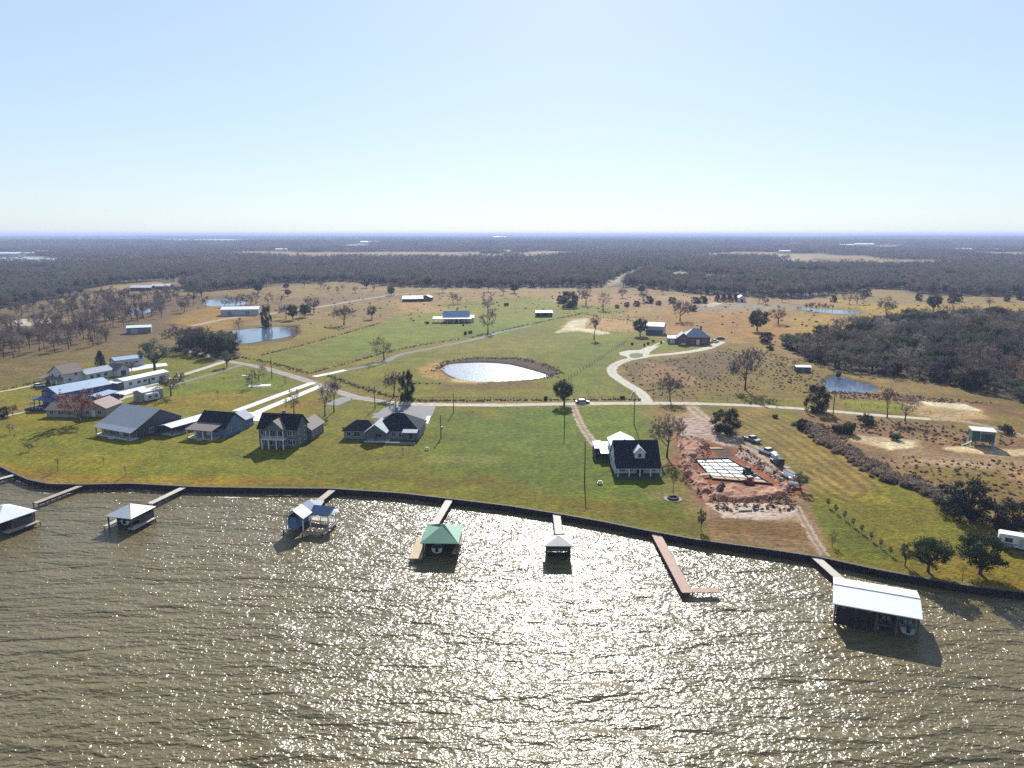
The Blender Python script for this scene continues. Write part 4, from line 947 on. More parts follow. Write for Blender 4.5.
    pm = [patch_mesh(70 + i, leafy=(.05, .2, .7, .12, .0)[i]).mesh('far_wood', [M['twigs'], M['grey_leaves']]) for i in range(5)]
    P = field(1330, 3600, 52); P = P[forest_mask(P, 120)]
    dens = fbm(P[:, 0], P[:, 1], 400, 61, 3); P = P[dens > FT1]
    P = np.concatenate([P, far_relief(P[:, 0], P[:, 1])[:, None]], 1)
    scatter('far_forest', P, pm, 'far part of the forest fading to blue', .9, 1.15, 5)
    P = field(3600, 20000, 115); P = P[forest_mask(P, 250)]
    dens = fbm(P[:, 0], P[:, 1], 1500, 62, 4); P = P[dens > FT2]
    P = np.concatenate([P, far_relief(P[:, 0], P[:, 1])[:, None]], 1)
    scatter('horizon_forest', P, pm, 'forest on the horizon', 1.7, 2.1, 6)
    # scrub and weeds
    bs = [bush(80 + i, sz=.55).mesh('scrub', M['scrub']) for i in range(3)] + [bush(90, sz=.55).mesh('scrub', M['weeds'])]
    Q = []
    def strip(pts, w, n, seed_):
        r_ = random.Random(seed_); P_ = [np.array(p) for p in px_poly(pts)]
        seg = [np.hypot(*(P_[i + 1] - P_[i])) for i in range(len(P_) - 1)]; tot = sum(seg)
        for _ in range(n):
            t = r_.uniform(0, tot); i = 0
            while i < len(seg) - 1 and t > seg[i]: t -= seg[i]; i += 1
            p = P_[i] + (P_[i + 1] - P_[i]) * t / seg[i]; d = (P_[i + 1] - P_[i]) / seg[i]; p = p + np.array([-d[1], d[0]]) * r_.gauss(0, w / 2.2); Q.append((p[0], p[1]))
    strip([(803, 424), (822, 438), (845, 452), (868, 464), (890, 478), (915, 486), (940, 497), (958, 505)], 3.4, 520, 1)
    scatter('hedge', Q, bs[:3], 'brown bramble hedge along the right edge of the mown field', .9, 2.3, 9); Q = []
    Q = sample_px(WOOD_R, 650, rnd, 2.5) + sample_px([(168, 352), (185, 337), (215, 339), (238, 345), (238, 359), (215, 359), (185, 354)], 120, rnd, 1.5)
    scatter('undergrowth', Q, bs, 'brush and undergrowth on the floor of the right wood and pond thicket', 1.0, 3.0, 19); Q = []
    for poly, n in (([(622, 366), (650, 360), (700, 355), (730, 349), (770, 352), (800, 362), (790, 385), (740, 396), (700, 396), (655, 396), (630, 382)], 700),
                    ([(770, 352), (810, 366), (825, 380), (830, 396), (780, 390)], 220), ([(826, 392), (900, 394), (1000, 404), (960, 403), (840, 399)], 260),
                    ([(800, 420), (850, 430), (848, 445), (830, 440)], 200), ([(850, 418), (990, 428), (1024, 445), (950, 446), (860, 432)], 240), ([(880, 455), (1024, 462), (1024, 500), (950, 490), (900, 478)], 170),
                    ([(935, 490), (1024, 506), (1060, 540), (1000, 530)], 110)):
        Q += sample_px(poly, n, rnd, .6)
    scatter('scrub', Q, bs, 'low brown scrub and brush on the rough ground', .2, .8, 10); Q = []
    strip([(258, 356), (300, 346), (340, 335), (380, 323)], 1.2, 160, 2); strip([(232, 356), (262, 361), (290, 368), (308, 373)], 2.0, 150, 3)
    strip([(308, 374), (345, 364), (380, 354), (420, 345), (470, 338), (500, 331), (560, 318), (580, 314)], 1.0, 300, 4)
    strip([(328, 376), (350, 384), (388, 396), (420, 400.6)], 1.8, 200, 5); strip([(420, 401), (560, 400), (640, 399.5)], 1.4, 260, 6)
    strip([(400, 383), (440, 384)], 1.5, 40, 12)
    strip([(600, 308), (640, 318), (560, 313), (590, 318), (640, 325)], 1.5, 90, 7)
    strip([(432, 372), (446, 361), (480, 358), (520, 358.5), (550, 366), (560, 373), (545, 378)], 3, 330, 8)
    strip([(286, 326), (295, 327), (297, 333), (291, 338)], 3, 60, 9); strip([(0, 391), (60, 377), (45, 381)], 1, 60, 10)
    strip([(400, 297), (412, 309)], 1.5, 30, 11); strip([(832, 392), (870, 394)], 2, 60, 14)
    strip([(582, 313), (600, 317), (640, 322)], 1.2, 90, 15)
    scatter('weeds', Q, bs, 'dark weeds grown up along fence lines and pond banks', .25, .75, 11)
    P = np.array(sample_px([(200, 290), (560, 292), (1024, 300), (1024, 345), (800, 350), (720, 330), (560, 312), (300, 330)], 420, rnd, 9))
    scatter('pasture_brush', P, bs, 'scattered low brush dotting the far pastures', .5, 1.6, 12)
# ================================================================= BUILDINGS
def wing(root, x0, x1, y0, y1, eave, rise, axis, wm, rm, oh=.45, z0=0, hip=0.0, th=.16, walls=True, wname='wall', rname='roof', rlabel=None):
    """walls with gables and a roof slab; axis = ridge direction; hip = hipped-in length at both ridge ends"""
    def T(a, b): return (a, b) if axis == 'x' else (b, a)
    a0, a1, b0, b1 = (x0, x1, y0, y1) if axis == 'x' else (y0, y1, x0, x1)
    bm = (b0 + b1) / 2; hw = (b1 - b0) / 2; sl = rise / hw
    if walls:
        mb = MB()
        if hip > 0: mb.box(x0, x1, y0, y1, z0 - .1, eave)
        else:
            prof = [(b0, z0 - .1), (b1, z0 - .1), (b1, eave), (bm, eave + rise - .02), (b0, eave)]
            mb.sideprism(prof, a0, a1, axis)
        wo = mb.build(wname, M[wm], root)
    mb = MB(); ez = eave - sl * oh
    A0, A1, B0, B1 = a0 - oh, a1 + oh, b0 - oh, b1 + oh; r = eave + rise
    if hip > 0:
        lo = [(A0, B0, ez), (A1, B0, ez), (A1, B1, ez), (A0, B1, ez)]; rg = [(A0 + hip + oh, bm, r), (A1 - hip - oh, bm, r)]
        if axis == 'x': faces = [(0, 1, 5, 4), (1, 2, 5), (2, 3, 4, 5), (3, 0, 4)]
        else: faces = [(4, 5, 1, 0), (5, 2, 1), (5, 4, 3, 2), (4, 0, 3)]
        vs = [(*T(a, b), z + th) for a, b, z in lo + rg]; mb.add(vs, faces)
        base = [(*T(a, b), z + th) for a, b, z in lo] + [(*T(a, b), z) for a, b, z in lo]
        mb.add(base, [(i, (i + 1) % 4, (i + 1) % 4 + 4, i + 4) for i in range(4)] + [(4, 7, 6, 5)])
    else:
        prof = [(B0, ez), (bm, r), (B1, ez), (B1, ez + th), (bm, r + th), (B0, ez + th)]
        n = 6; vs = [(*T(A0, b), z) for b, z in prof] + [(*T(A1, b), z) for b, z in prof]
        fs = [(0, 1, 4, 5), (1, 2, 3, 4), (11, 10, 7, 6), (10, 9, 8, 7)] + [(i, i + 6, (i + 1) % 6 + 6, (i + 1) % 6) for i in range(6)]
        mb.add(vs, fs)
    ro = mb.build(rname, M[rm], root)
    fix_normals(ro)
    if rlabel: ro['label'] = rlabel
    if walls: fix_normals(wo)
    return ro
import bmesh
def fix_normals(o):
    b = bmesh.new(); b.from_mesh(o.data); bmesh.ops.recalc_face_normals(b, faces=b.faces); b.to_mesh(o.data); b.free()
def window(root, x, y, z, w, h, d, frame='white_paint', name='window', pane='glass', pname='pane'):
    """wall opening: frame standing proud of the wall with a recessed pane; d = outward direction"""
    f = MB(); p = MB(); t = .09
    def bx(mb, u0, u1, z0, z1, q0, q1):
        if d == '-y': mb.box(x + u0, x + u1, y - q1, y - q0, z0, z1)
        elif d == '+y': mb.box(x + u0, x + u1, y + q0, y + q1, z0, z1)
        elif d == '+x': mb.box(x + q0, x + q1, y + u0, y + u1, z0, z1)
        else: mb.box(x - q1, x - q0, y + u0, y + u1, z0, z1)
    a = w / 2
    bx(f, -a - t, a + t, z + h, z + h + t, -.02, .07); bx(f, -a - t, a + t, z - t, z, -.02, .09)
    bx(f, -a - t, -a, z, z + h, -.02, .07); bx(f, a, a + t, z, z + h, -.02, .07)
    if w > 1.0 and name == 'window': bx(f, -.03, .03, z, z + h, -.02, .06)
    bx(p, -a, a, z, z + h, -.02, .035)
    fo = f.build(name, M[frame], root); p.build(pname, M[pane], fo); return fo
def door(root, x, y, z, w, h, d, m='dark_siding', frame='white_paint'): return window(root, x, y, z + .02, w, h, d, frame, 'door', m, 'door_panel')
def post(root, x, y, z0, z1, r=.12, m='white_paint', name='porch_post'): return MB().box(x - r, x + r, y - r, y + r, z0, z1).build(name, M[m], root)
def part(root, name, m, *boxes):
    mb = MB()
    for b in boxes: mb.box(*b)
    return mb.build(name, M[m], root)
def at(px, py, z=0): return G(px, py, z)
def slope_roof(root, x0, x1, y0, y1, z_front, z_back, m, th=.14, name='porch_roof'):
    mb = MB(); mb.add([(x0, y0, z_front), (x1, y0, z_front), (x1, y1, z_back), (x0, y1, z_back), (x0, y0, z_front + th), (x1, y0, z_front + th), (x1, y1, z_back + th), (x0, y1, z_back + th)],
                      [(0, 3, 2, 1), (4, 5, 6, 7), (0, 1, 5, 4), (1, 2, 6, 5), (2, 3, 7, 6), (3, 0, 4, 7)])
    return mb.build(name, M[m], root)
def build_houses():
    # two-storey slate green house
    h = thing('house', 'two-storey slate green house with black roof, front gable and white balcony posts', 'house', at(257, 448), R(-8))
    wing(h, 0, 11.4, 1.6, 9.4, 5.6, 3.3, 'x', 'slate_siding', 'black_roof')
    wing(h, 2.6, 8.2, 0.2, 4.6, 5.62, 2.4, 'y', 'slate_siding', 'brown_roof', oh=.4, wname='front_gable', rname='gable_roof', z0=5.3, rlabel='lighter brown gable roof')
    part(h, 'balcony_floor', 'white_paint', (1.8, 8.6, -.9, 1.58, 2.75, 2.95)); part(h, 'railing', 'white_paint', (1.85, 8.55, -.88, -.82, 3.85, 3.92), *[(1.9 + .45 * i, 1.95 + .45 * i, -.87, -.83, 2.95, 3.85) for i in range(15)])
    for x in (2.0, 4.0, 6.3, 8.4): post(h, x, -.75, 0, 2.75, .14); post(h, x if 2.6 < x < 8.2 else (2.85 if x < 3 else 8.0), .3 if True else 0, 2.95, 5.35, .1)
    for x, w in ((1.0, .9), (9.4, 1.3), (10.6, .7)): window(h, x, 1.6, 3.6, w, 1.4, '-y'); window(h, x, 1.6, .9, w, 1.4, '-y')
    window(h, 4.2, 1.6, 3.2, 1.5, 2.0, '-y'); window(h, 6.4, 1.6, 3.2, 1.5, 2.0, '-y'); window(h, 3.2, 1.6, .6, 1.5, 1.9, '-y'); door(h, 5.3, 1.6, 0, 1.6, 2.2, '-y'); window(h, 7.3, 1.6, .6, 1.3, 1.9, '-y')
    for y in (3.4, 7.4): window(h, 11.4, y, 1.0, 1.0, 1.3, '+x'); window(h, 11.4, y, 3.8, 1.0, 1.3, '+x')
    part(h, 'chimney', 'grey_siding', (5.2, 6.0, 6.3, 7.1, 7.5, 9.7))
    g = wing(h, 6.6, 12.4, 9.45, 18.8, 3.4, 2.1, 'y', 'slate_siding', 'brown_roof', wname='garage_wall', rname='garage_roof', rlabel='brown garage roof')
    for y in (11, 13.6, 16.4): window(h, 12.4, y, 1.0, 1.2, 1.4, '+x')
    for x in (7.2,): window(h, 8.4, 18.8, .1, 2.6, 2.3, '+y', name='garage_door', pane='white_paint', pname='door_panel')
    # denim blue house
    h = thing('house', 'denim blue house with dark pitched roof and brown porch roof left of the white driveways', 'house', at(191, 437), R(-16))
    wing(h, 0, 10.4, 2.4, 12.0, 2.9, 3.6, 'x', 'denim_siding', 'black_roof', oh=.35)
    slope_roof(h, -.5, 9.0, -1.9, 4.0, 2.75, 3.85, 'brown_roof'); part(h, 'porch_floor', 'pale_deck', (-.2, 9.0, -1.7, 2.38, -.05, .3))
    for x in (0, 2.8, 5.6, 8.6): post(h, x, -1.5, .3, 2.75, .13)
    part(h, 'step', 'pale_deck', (4.0, 5.6, -2.7, -1.72, -.05, .15)); door(h, 4.4, 2.4, .3, 1.1, 2.0, '-y', 'white_paint')
    for x in (1.6, 7.2): window(h, x, 2.4, 1.1, 1.5, 1.2, '-y')
    for y in (4.6, 9.6): window(h, 10.4, y, 1.1, 1.1, 1.3, '+x')
    wing(h, 3.2, 9.6, 12.05, 17.5, 2.8, 2.0, 'y', 'denim_siding', 'grey_roof', oh=.35, wname='rear_wall', rname='rear_roof', rlabel='grey rear roof'); window(h, 9.6, 14.5, 1.1, 1.1, 1.2, '+x')
    # slate blue ranch
    h = thing('house', 'long slate blue ranch house with three front gables beside the grey parking apron', 'house', at(343, 440), R(-3.5))
    wing(h, 0, 9.6, 1.2, 8.2, 2.9, 2.0, 'x', 'grey_siding', 'navy_roof', oh=.4, hip=3.0)
    wing(h, 8.2, 22.4, 1.6, 13.5, 2.9, 3.6, 'x', 'grey_siding', 'navy_roof', oh=.4, hip=5.4, wname='main_wall', rname='main_roof')
    wing(h, 7.2, 13.2, -1.4, 6.6, 2.95, 2.2, 'y', 'slate_siding', 'grey_roof', oh=.45, z0=2.5, wname='front_gable', rname='gable_roof', rlabel='pale grey gable roof')
    part(h, 'porch_floor', 'concrete', (6.8, 14, -2.0, 1.18, -.05, .18))
    for x in (7.4, 10.2, 13.0): post(h, x, -1.25, .18, 2.9, .15, 'post_wood')
    for x, w in ((1.4, 1.2), (3.9, 1.9), (15.0, 1.2)): window(h, x, 1.2 if x < 8 else 1.6, .9, w, 1.4, '-y')
    window(h, 16.8, 1.6, .8, 1.0, 1.4, '-y'); window(h, 10.2, 1.6, .5, 2.4, 2.0, '-y')
    slope_roof(h, 17.9, 22.4, -.8, 1.55, 2.62, 3.1, 'grey_roof')
    for x in (18.2, 20.2, 22.1): post(h, x, -.6, 0, 2.6, .12, 'post_wood')
    door(h, 20.0, 1.6, .1, 1.4, 2.1, '-y'); part(h, 'terrace', 'concrete', (13.9, 22.0, -3.6, -2.05, -.05, .25)); part(h, 'terrace_wall', 'grey_siding', (13.6, 22.0, -4.0, -3.62, -.05, .7))
    for y in (4.5, 9): window(h, 22.4, y, 1.0, 1.2, 1.3, '+x')
    window(h, 0, 4.5, 1.0, 1.2, 1.3, '-x')
    # white house with black roof
    h = thing('house', 'white house with steep black roof, a white dormer and white rear annex', 'house', at(615.5, 474.5), R(0.5))
    wing(h, 0, 11.2, 0, 9.6, 3.0, 4.6, 'x', 'white_siding', 'navy_roof', oh=.25)
    d = MB().sideprism([(4.9 , 3.6), (7.5, 3.6), (7.5, 5.5), (6.2, 6.8), (4.9, 5.5)], .9, 3.6, 'y').build('dormer', M['white_siding'], h); fix_normals(d)
    dr = MB().sideprism([(4.6, 5.25), (6.2, 6.85), (7.8, 5.25), (7.8, 5.4), (6.2, 7.0), (4.6, 5.4)], .7, 4.6, 'y').build('dormer_roof', M['white_metal'], d); fix_normals(dr)
    window(d, 6.2, .9, 4.25, .8, 1.0, '-y')
    slope_roof(h, -.3, 11.5, -3.0, .9, 2.5, 3.28, 'navy_roof')
    part(h, 'porch_floor', 'dark_siding', (0, 11.2, -2.8, -.02, -.05, .35)); part(h, 'porch_beam', 'white_paint', (0, 11.2, -2.78, -2.6, 2.25, 2.5))  # floor coloured dark to carry the deep shade under the porch
    for x in (.2, 3.0, 5.7, 8.4, 11.0): post(h, x, -2.68, .35, 2.25, .12)
    for x, w in ((1.6, 1.4), (3.9, .9), (9.4, 1.4)): window(h, x, 0, 1.0, w, 1.3, '-y')
    door(h, 6.2, 0, .35, 1.8, 2.1, '-y', 'glass')
    for y in (3, 7): window(h, 11.2, y, 1.0, 1.0, 1.3, '+x'); window(h, 0, y, 1.0, 1.0, 1.3, '-x')
    wing(h, .3, 7.0, 9.65, 17.0, 4.9, 1.6, 'y', 'white_siding', 'bright_white_roof', oh=.3, wname='annex_wall', rname='annex_roof', rlabel='bright white metal annex roof')
    MB().tube((11.5, -2.7, 2.2), (13.3, -4.6, -.1), .05, n=5).build('downpipe', M['white_paint'], h)
    h = thing('carport', 'white roofed open carport attached left of the white house with the black roof', 'carport', at(596, 461.5), R(0.5))
    wing(h, 0, 5.4, 2.6, 8.6, 2.9, .7, 'x', 'white_siding', 'bright_white_roof', oh=.2, walls=False)
    slope_roof(h, 1.2, 5.0, -.6, 2.2, 2.35, 2.75, 'bright_white_roof', name='lower_roof')
    part(h, 'side_wall', 'dark_siding', (.0, .15, 2.7, 8.5, -.05, 2.8)); part(h, 'back_wall', 'dark_siding', (.2, 5.2, 8.3, 8.45, -.05, 2.9))
    for x, y in ((.2, 2.7), (5.2, 2.7), (1.4, -.4), (4.8, -.4)): post(h, x, y, -.05, 2.3, .1, 'post_wood')
    # grey roofed house
    h = thing('house', 'wide grey roofed house with a deep front porch on pale posts', 'house', at(103, 433), R(-26))
    wing(h, 0, 15.6, .3, 16.0, 3.5, 3.9, 'x', 'dark_siding', 'grey_roof', oh=.7)
    part(h, 'porch_floor', 'concrete', (0, 15.6, -2.4, .28, -.05, .35)); slope_roof(h, -.7, 16.3, -2.6, -.42, 2.35, 3.2, 'grey_roof')
    for x in (.2, 3.2, 6.3, 9.4, 12.4, 15.4): post(h, x, -2.2, .35, 2.4, .14, 'tan_siding')
    for x in (1.8, 4.9, 11.2, 14.2): window(h, x, .3, .9, 1.5, 1.4, '-y')
    door(h, 8, .3, .35, 1.6, 2.1, '-y', 'white_paint'); part(h, 'porch_step', 'concrete', (7, 9.2, -3.4, -2.42, -.05, .17))
    for y in (5, 9, 13): window(h, 15.6, y, 1, 1.3, 1.3, '+x')
    for y in (5, 11): window(h, 0, y, 1, 1.4, 1.3, '-x')
    # long open shed beside it
    h = thing('open_shed', 'long open-sided shed with white metal roof beside the grey roofed house', 'shed', at(160, 434), R(-26))
    wing(h, 0, 5.4, 0, 17.5, 2.6, .55, 'y', 'dark_siding', 'white_metal', oh=.4, walls=False)
    part(h, 'back_wall', 'dark_siding', (.0, .12, .1, 17.4, -.05, 2.55)); part(h, 'floor_slab', 'concrete', (.15, 5.5, 0, 17.5, -.05, .12))
    part(h, 'inner_wall', 'grey_siding', (.2, 3.6, 8.6, 17.3, .12, 2.5))
    for y in (.15, 3.6, 7.1, 10.6, 14.0, 17.3): post(h, 5.2, y, .12, 2.6, .1, 'post_wood')
    # pale shed and small camper by it
    h = thing('shed', 'small pale metal shed with white roof beside the round bare tree', 'shed', at(134, 401), R(-24))
    wing(h, 0, 4.6, 0, 9.0, 3.4, .7, 'y', 'tan_siding', 'white_metal', oh=.2); window(h, 2.3, 0, .1, 2.4, 2.4, '-y', name='garage_door', pane='grey_siding', pname='door_panel'); window(h, 4.6, 5.5, 1.4, .9, .8, '+x')
    # blue barn house
    h = thing('barn', 'big dark blue barn house with pale blue metal roof', 'barn', at(43, 405), R(-27))
    wing(h, 0, 9.6, 0, 20, 5.0, 1.9, 'y', 'blue_siding', 'blue_metal_roof', oh=.35)
    slope_roof(h, -.4, 10.0, -3.2, -.02, 2.7, 3.3, 'blue_siding'); part(h, 'balcony', 'pale_deck', (-.2, 9.8, -3.0, -.02, -.05, .35))
    for x in (0, 3.2, 6.4, 9.6): post(h, x, -2.9, .35, 2.7, .12, 'blue_siding')
    for x in (1.8, 7.6): window(h, x, 0, 3.5, 1.2, 1.1, '-y'); window(h, x, 0, 1.0, 1.4, 1.3, '-y')
    door(h, 4.8, 0, .35, 1.6, 2.2, '-y', 'glass')
    for y in (4, 10, 16): window(h, 9.6, y, 2.9, 1.3, 1.1, '+x')
    h = thing('lean_to', 'low lean-to with pale blue roof at the back of the dark blue barn house', 'lean-to', at(89, 404), R(-27))
    slope_roof(h, 0, 6.2, 0, 8.0, 3.0, 3.7, 'blue_metal_roof', name='roof'); part(h, 'wall', 'blue_siding', (.2, 6.0, .2, 7.8, -.05, 2.95)); window(h, 6.0, 4, .1, 2.6, 2.2, '+x', name='garage_door', pane='white_paint', pname='door_panel')
    # rust brown building
    h = thing('bungalow', 'low bungalow with rust brown roof behind the reddish bare tree', 'bungalow', at(47, 417), R(-4))
    wing(h, 0, 11.0, 0, 7.5, 2.5, 1.6, 'x', 'tan_siding', 'brown_roof', oh=.5, wname='front_wall', rname='front_roof')
    wing(h, 11.05, 19.8, 1.6, 10.5, 3.0, 2.1, 'y', 'tan_siding', 'rust_roof', oh=.45)
    for x in (1.8, 4.8, 8.2): window(h, x, 0, .9, 1.3, 1.2, '-y')
    for x in (13.2, 17.4): window(h, x, 1.6, .9, 1.3, 1.2, '-y')
    door(h, 15.3, 1.6, .1, 1.0, 2.0, '-y', 'white_paint')
    # white ranch at the back left
    h = thing('house', 'white farmhouse with a dark hipped end and long grey roofed wing by the cedar', 'house', at(57, 384), R(-23))
    wing(h, -4.2, 4.4, 0, 8.6, 4.4, 3.0, 'y', 'white_siding', 'brown_roof', oh=.4)
    part(h, 'porch', 'dark_siding', (-7.0, -4.25, .4, 7.0, -.05, 2.6)); slope_roof(h, -7.4, 4.2, -3.2, -.02, 2.4, 3.0, 'brown_roof')
    for x in (-7.0, -3, 1, 4): post(h, x, -3.0, -.05, 2.4, .12)
    for x in (-2, 2.4): window(h, x, 0, 3.0, 1.1, 1.1, '-y')
    window(h, 4.4, 2.5, 1, 1.1, 1.3, '+x'); window(h, 4.4, 5.5, 3, 1.1, 1.1, '+x')
    wing(h, 0, 6.4, 8.65, 21, 2.9, 1.6, 'y', 'white_siding', 'grey_roof', oh=.35, wname='wing_wall', rname='wing_roof')
    wing(h, 2.0, 9.0, 21.05, 27, 2.9, 2.0, 'x', 'white_siding', 'brown_roof', oh=.35, wname='garage_wall', rname='garage_roof')
    for y in (11, 14, 17.5): window(h, 6.4, y, .9, 1.5, 1.3, '+x')
    window(h, 9.0, 24, .1, 2.6, 2.2, '+x', name='garage_door', pane='dark_siding', pname='door_panel')
    # long white mobile home
    h = thing('mobile_home', 'long white mobile home with a screened end beside the pale driveway', 'mobile home', at(109, 389), R(-22))
    wing(h, 0, 6.0, 2.0, 24, 3.2, .7, 'y', 'white_siding', 'bright_white_roof', oh=.25)
    part(h, 'screened_porch', 'dark_siding', (0.1, 5.9, -.8, 1.98, -.05, 2.7)); slope_roof(h, -.2, 6.2, -1.2, 1.7, 2.8, 3.0, 'bright_white_roof')
    for y in (5, 9, 12, 16, 20): window(h, 6.0, y, 1.1, 1.6, 1.1, '+x')
    door(h, 6.0, 14, .1, 1.0, 2.1, '+x', 'dark_siding')
    # light blue building
    h = thing('workshop', 'pale blue metal workshop with white roof behind the long mobile home', 'workshop', at(110, 367), R(-42))
    wing(h, 0, 6.5, 0, 13, 3.6, 1.0, 'y', 'galv_metal', 'blue_metal_roof', oh=.25); window(h, 3.2, 0, .1, 3, 2.8, '-y', name='garage_door', pane='white_paint', pname='door_panel'); window(h, 6.5, 5, 1.5, 1.2, 1, '+x'); window(h, 6.5, 9.5, 1.5, 1.2, 1, '+x')
    # two-winged white farmhouse in the middle field
    h = thing('farmhouse', 'white farmhouse with blue-grey metal roof and wrap-around porch in the green field', 'house', at(440, 323.5), R(4))
    wing(h, 2.5, 20.0, 3.5, 14, 4.0, 3.6, 'x', 'white_siding', 'blue_metal_roof', oh=.5)
    slope_roof(h, 1.0, 21.5, .4, 3.8, 3.0, 3.9, 'bright_white_roof'); slope_roof(h, -5.0, 2.2, 3, 12, 2.9, 3.3, 'bright_white_roof', name='carport_roof')
    for x in (1.4, 5, 9, 13, 17, 21.2): post(h, x, .7, 0, 3.0, .16)
    for x in (-4.6, -1.4): post(h, x, 3.3, 0, 2.9, .16)
    for x in (5, 8.4, 14, 17.4): window(h, x, 3.5, 1, 1.6, 1.6, '-y')
    door(h, 11.2, 3.5, .1, 1.4, 2.2, '-y'); wing(h, 19.0, 23.4, 5, 12, 3.2, 1.5, 'x', 'white_siding', 'bright_white_roof', oh=.3, wname='side_wall', rname='side_roof')
    part(h, 'stone_base', 'dark_siding', (2.6, 19.9, 3.3, 3.45, -.05, .8))
    # pale blue barn, brick house
    h = thing('barn', 'pale blue barn with white roof left of the brick house', 'barn', at(645.5, 334), R(-20))
    wing(h, 0, 10.8, 0, 8.5, 5.0, 1.8, 'x', 'galv_metal', 'bright_white_roof', oh=.3); window(h, 3, 0, .1, 2.8, 3.2, '-y', name='barn_door', pane='denim_siding', pname='door_panel'); window(h, 8, 0, 2, 1.2, 1.1, '-y'); slope_roof(h, .2, 10.6, -2.2, -.02, 2.9, 3.4, 'galv_metal')
    part(h, 'porch_wall', 'denim_siding', (.4, 10.4, -.3, -.02, -.05, 2.9))
    h = thing('brick_house', 'red brick house with grey hipped roof at the end of the curved drive', 'house', at(684, 344.5), R(-6))
    wing(h, 0, 14.0, 0, 12, 4.4, 3.8, 'x', 'brick', 'grey_roof', oh=.5, hip=5.4)
    wing(h, -3.6, 2.2, -1.4, 6, 4.2, 2.2, 'y', 'brick', 'grey_roof', oh=.4, wname='front_wall', rname='gable_roof'); wing(h, -8.4, -3.7, 3, 9, 3.0, 1.0, 'x', 'grey_siding', 'galv_metal', oh=.3, wname='garage_wall', rname='garage_roof')
    window(h, -.7, -1.4, 1.2, 1.6, 2.2, '-y'); part(h, 'stone_panel', 'white_siding', (-1.9, .5, -1.52, -1.42, 0, 1.0))
    for x in (4, 11): window(h, x, 0, 1.1, 1.6, 1.6, '-y')
    door(h, 7.5, 0, .1, 1.6, 2.6, '-y', 'white_paint', 'white_siding'); window(h, 14, 5, 1.1, 1.5, 1.5, '+x'); window(h, -6, 3, .1, 2.4, 2.2, '-y', name='garage_door', pane='white_paint', pname='door_panel')
    part(h, 'chimney', 'brick', (9.4, 10.4, 7.2, 8.2, 6.5, 9.6))
    # farther sheds
    h = thing('metal_building', 'long grey metal building with white roof above the blue pond', 'building', at(221, 316), R(10))
    wing(h, 0, 27, 0, 13, 4.6, 1.6, 'x', 'galv_metal', 'bright_white_roof', oh=.3); window(h, 6, 0, .1, 3.2, 3.2, '-y', name='garage_door', pane='grey_siding', pname='door_panel'); window(h, 19, 0, .1, 3.2, 3.2, '-y', name='garage_door', pane='grey_siding', pname='door_panel')
    h = thing('metal_building', 'low white roofed building among the bare trees of the left wood', 'building', at(127, 334), R(22))
    wing(h, 0, 13.5, 0, 8, 3.6, 1.0, 'x', 'grey_siding', 'bright_white_roof', oh=.3); window(h, 4, 0, .1, 3.0, 2.8, '-y', name='garage_door', pane='galv_metal', pname='door_panel')
    h = thing('shed', 'white roofed lean-to shed at the near end of the far dirt road', 'shed', at(402, 302), R(6))
    slope_roof(h, 0, 19, 0, 12, 2.6, 4.4, 'bright_white_roof', name='roof'); part(h, 'wall', 'dark_siding', (14, 18.8, .3, 11.6, -.05, 3.0), (.2, 13.9, 11, 11.5, -.05, 3.9))
    for x in (.4, 6, 12): post(h, x, .4, -.05, 2.6, .15, 'post_wood')
    h = thing('barn', 'dark sided barn at the end of the far dirt road beside the lean-to shed', 'barn', at(421, 301), R(-8))
    wing(h, 0, 9, 0, 9, 3.2, 2.0, 'y', 'dark_siding', 'rust_roof', oh=.4); window(h, 4.5, 0, .1, 2.8, 2.6, '-y', name='barn_door', pane='brown_roof', pname='door_panel')
    h = thing('shed', 'open field shed with white roof left of the sandy arena', 'shed', at(536, 317), R(4))
    slope_roof(h, 0, 12.5, 0, 7, 3.1, 3.9, 'bright_white_roof', name='roof'); part(h, 'wall', 'dark_siding', (.2, 12.3, 6.4, 6.7, -.05, 3.7), (.2, .5, .2, 6.3, -.05, 3.2), (8, 12.2, .3, 6.3, -.05, 3.1))
    for x in (.6, 4.4, 8.0): post(h, x, .3, -.05, 3.1, .14, 'post_wood')
    h = thing('shed', 'tiny white roofed shed between the brush and the right wood', 'shed', at(796, 372), R(-8))
    wing(h, 0, 6.2, 0, 4.4, 2.2, .5, 'x', 'dark_siding', 'bright_white_roof', oh=.3); window(h, 3, 0, .5, 1.2, 1.1, '-y')
    h = thing('tent', 'small white gable tent at the right end of the row of small cedars', 'tent', at(738, 302), R(0))
    wing(h, 0, 7, 0, 7, 3.6, 2.2, 'y', 'white_paint', 'bright_white_roof', oh=.2); door(h, 3.5, 0, 0, 2.2, 2.6, '-y')
    for px, py, w_, lab in ((130, 291, 22, 'white roofed house in the left wood clearing, left of two'), (151, 289.5, 20, 'white roofed house in the left wood clearing, right of two')):
        h = thing('far_house', lab, 'house', at(px, py), R(3)); wing(h, 0, w_, 0, 12, 3.6, 2.0, 'x', 'dark_siding', 'white_metal', oh=.5); window(h, 5, 0, .8, 2, 1.6, '-y'); window(h, w_ - 6, 0, .8, 2, 1.6, '-y')
    far = [(8, 257, 60, 0), (26, 256, 40, 0), (44, 254.5, 50, 0), (607, 264, 10, 0), (688, 267, 24, 0), (785, 253.5, 34, 0), (745, 249, 40, 0), (848, 247, 70, 0), (865, 246.6, 90, 0), (370, 244.2, 120, 0), (484, 248, 30, 0), (223, 244.4, 60, 0), (281, 251.5, 40, 0), (965, 252, 60, 0), (995, 251.5, 40, 0), (1015, 264, 20, 0), (203, 244, 50, 0), (500, 238, 200, 0)]
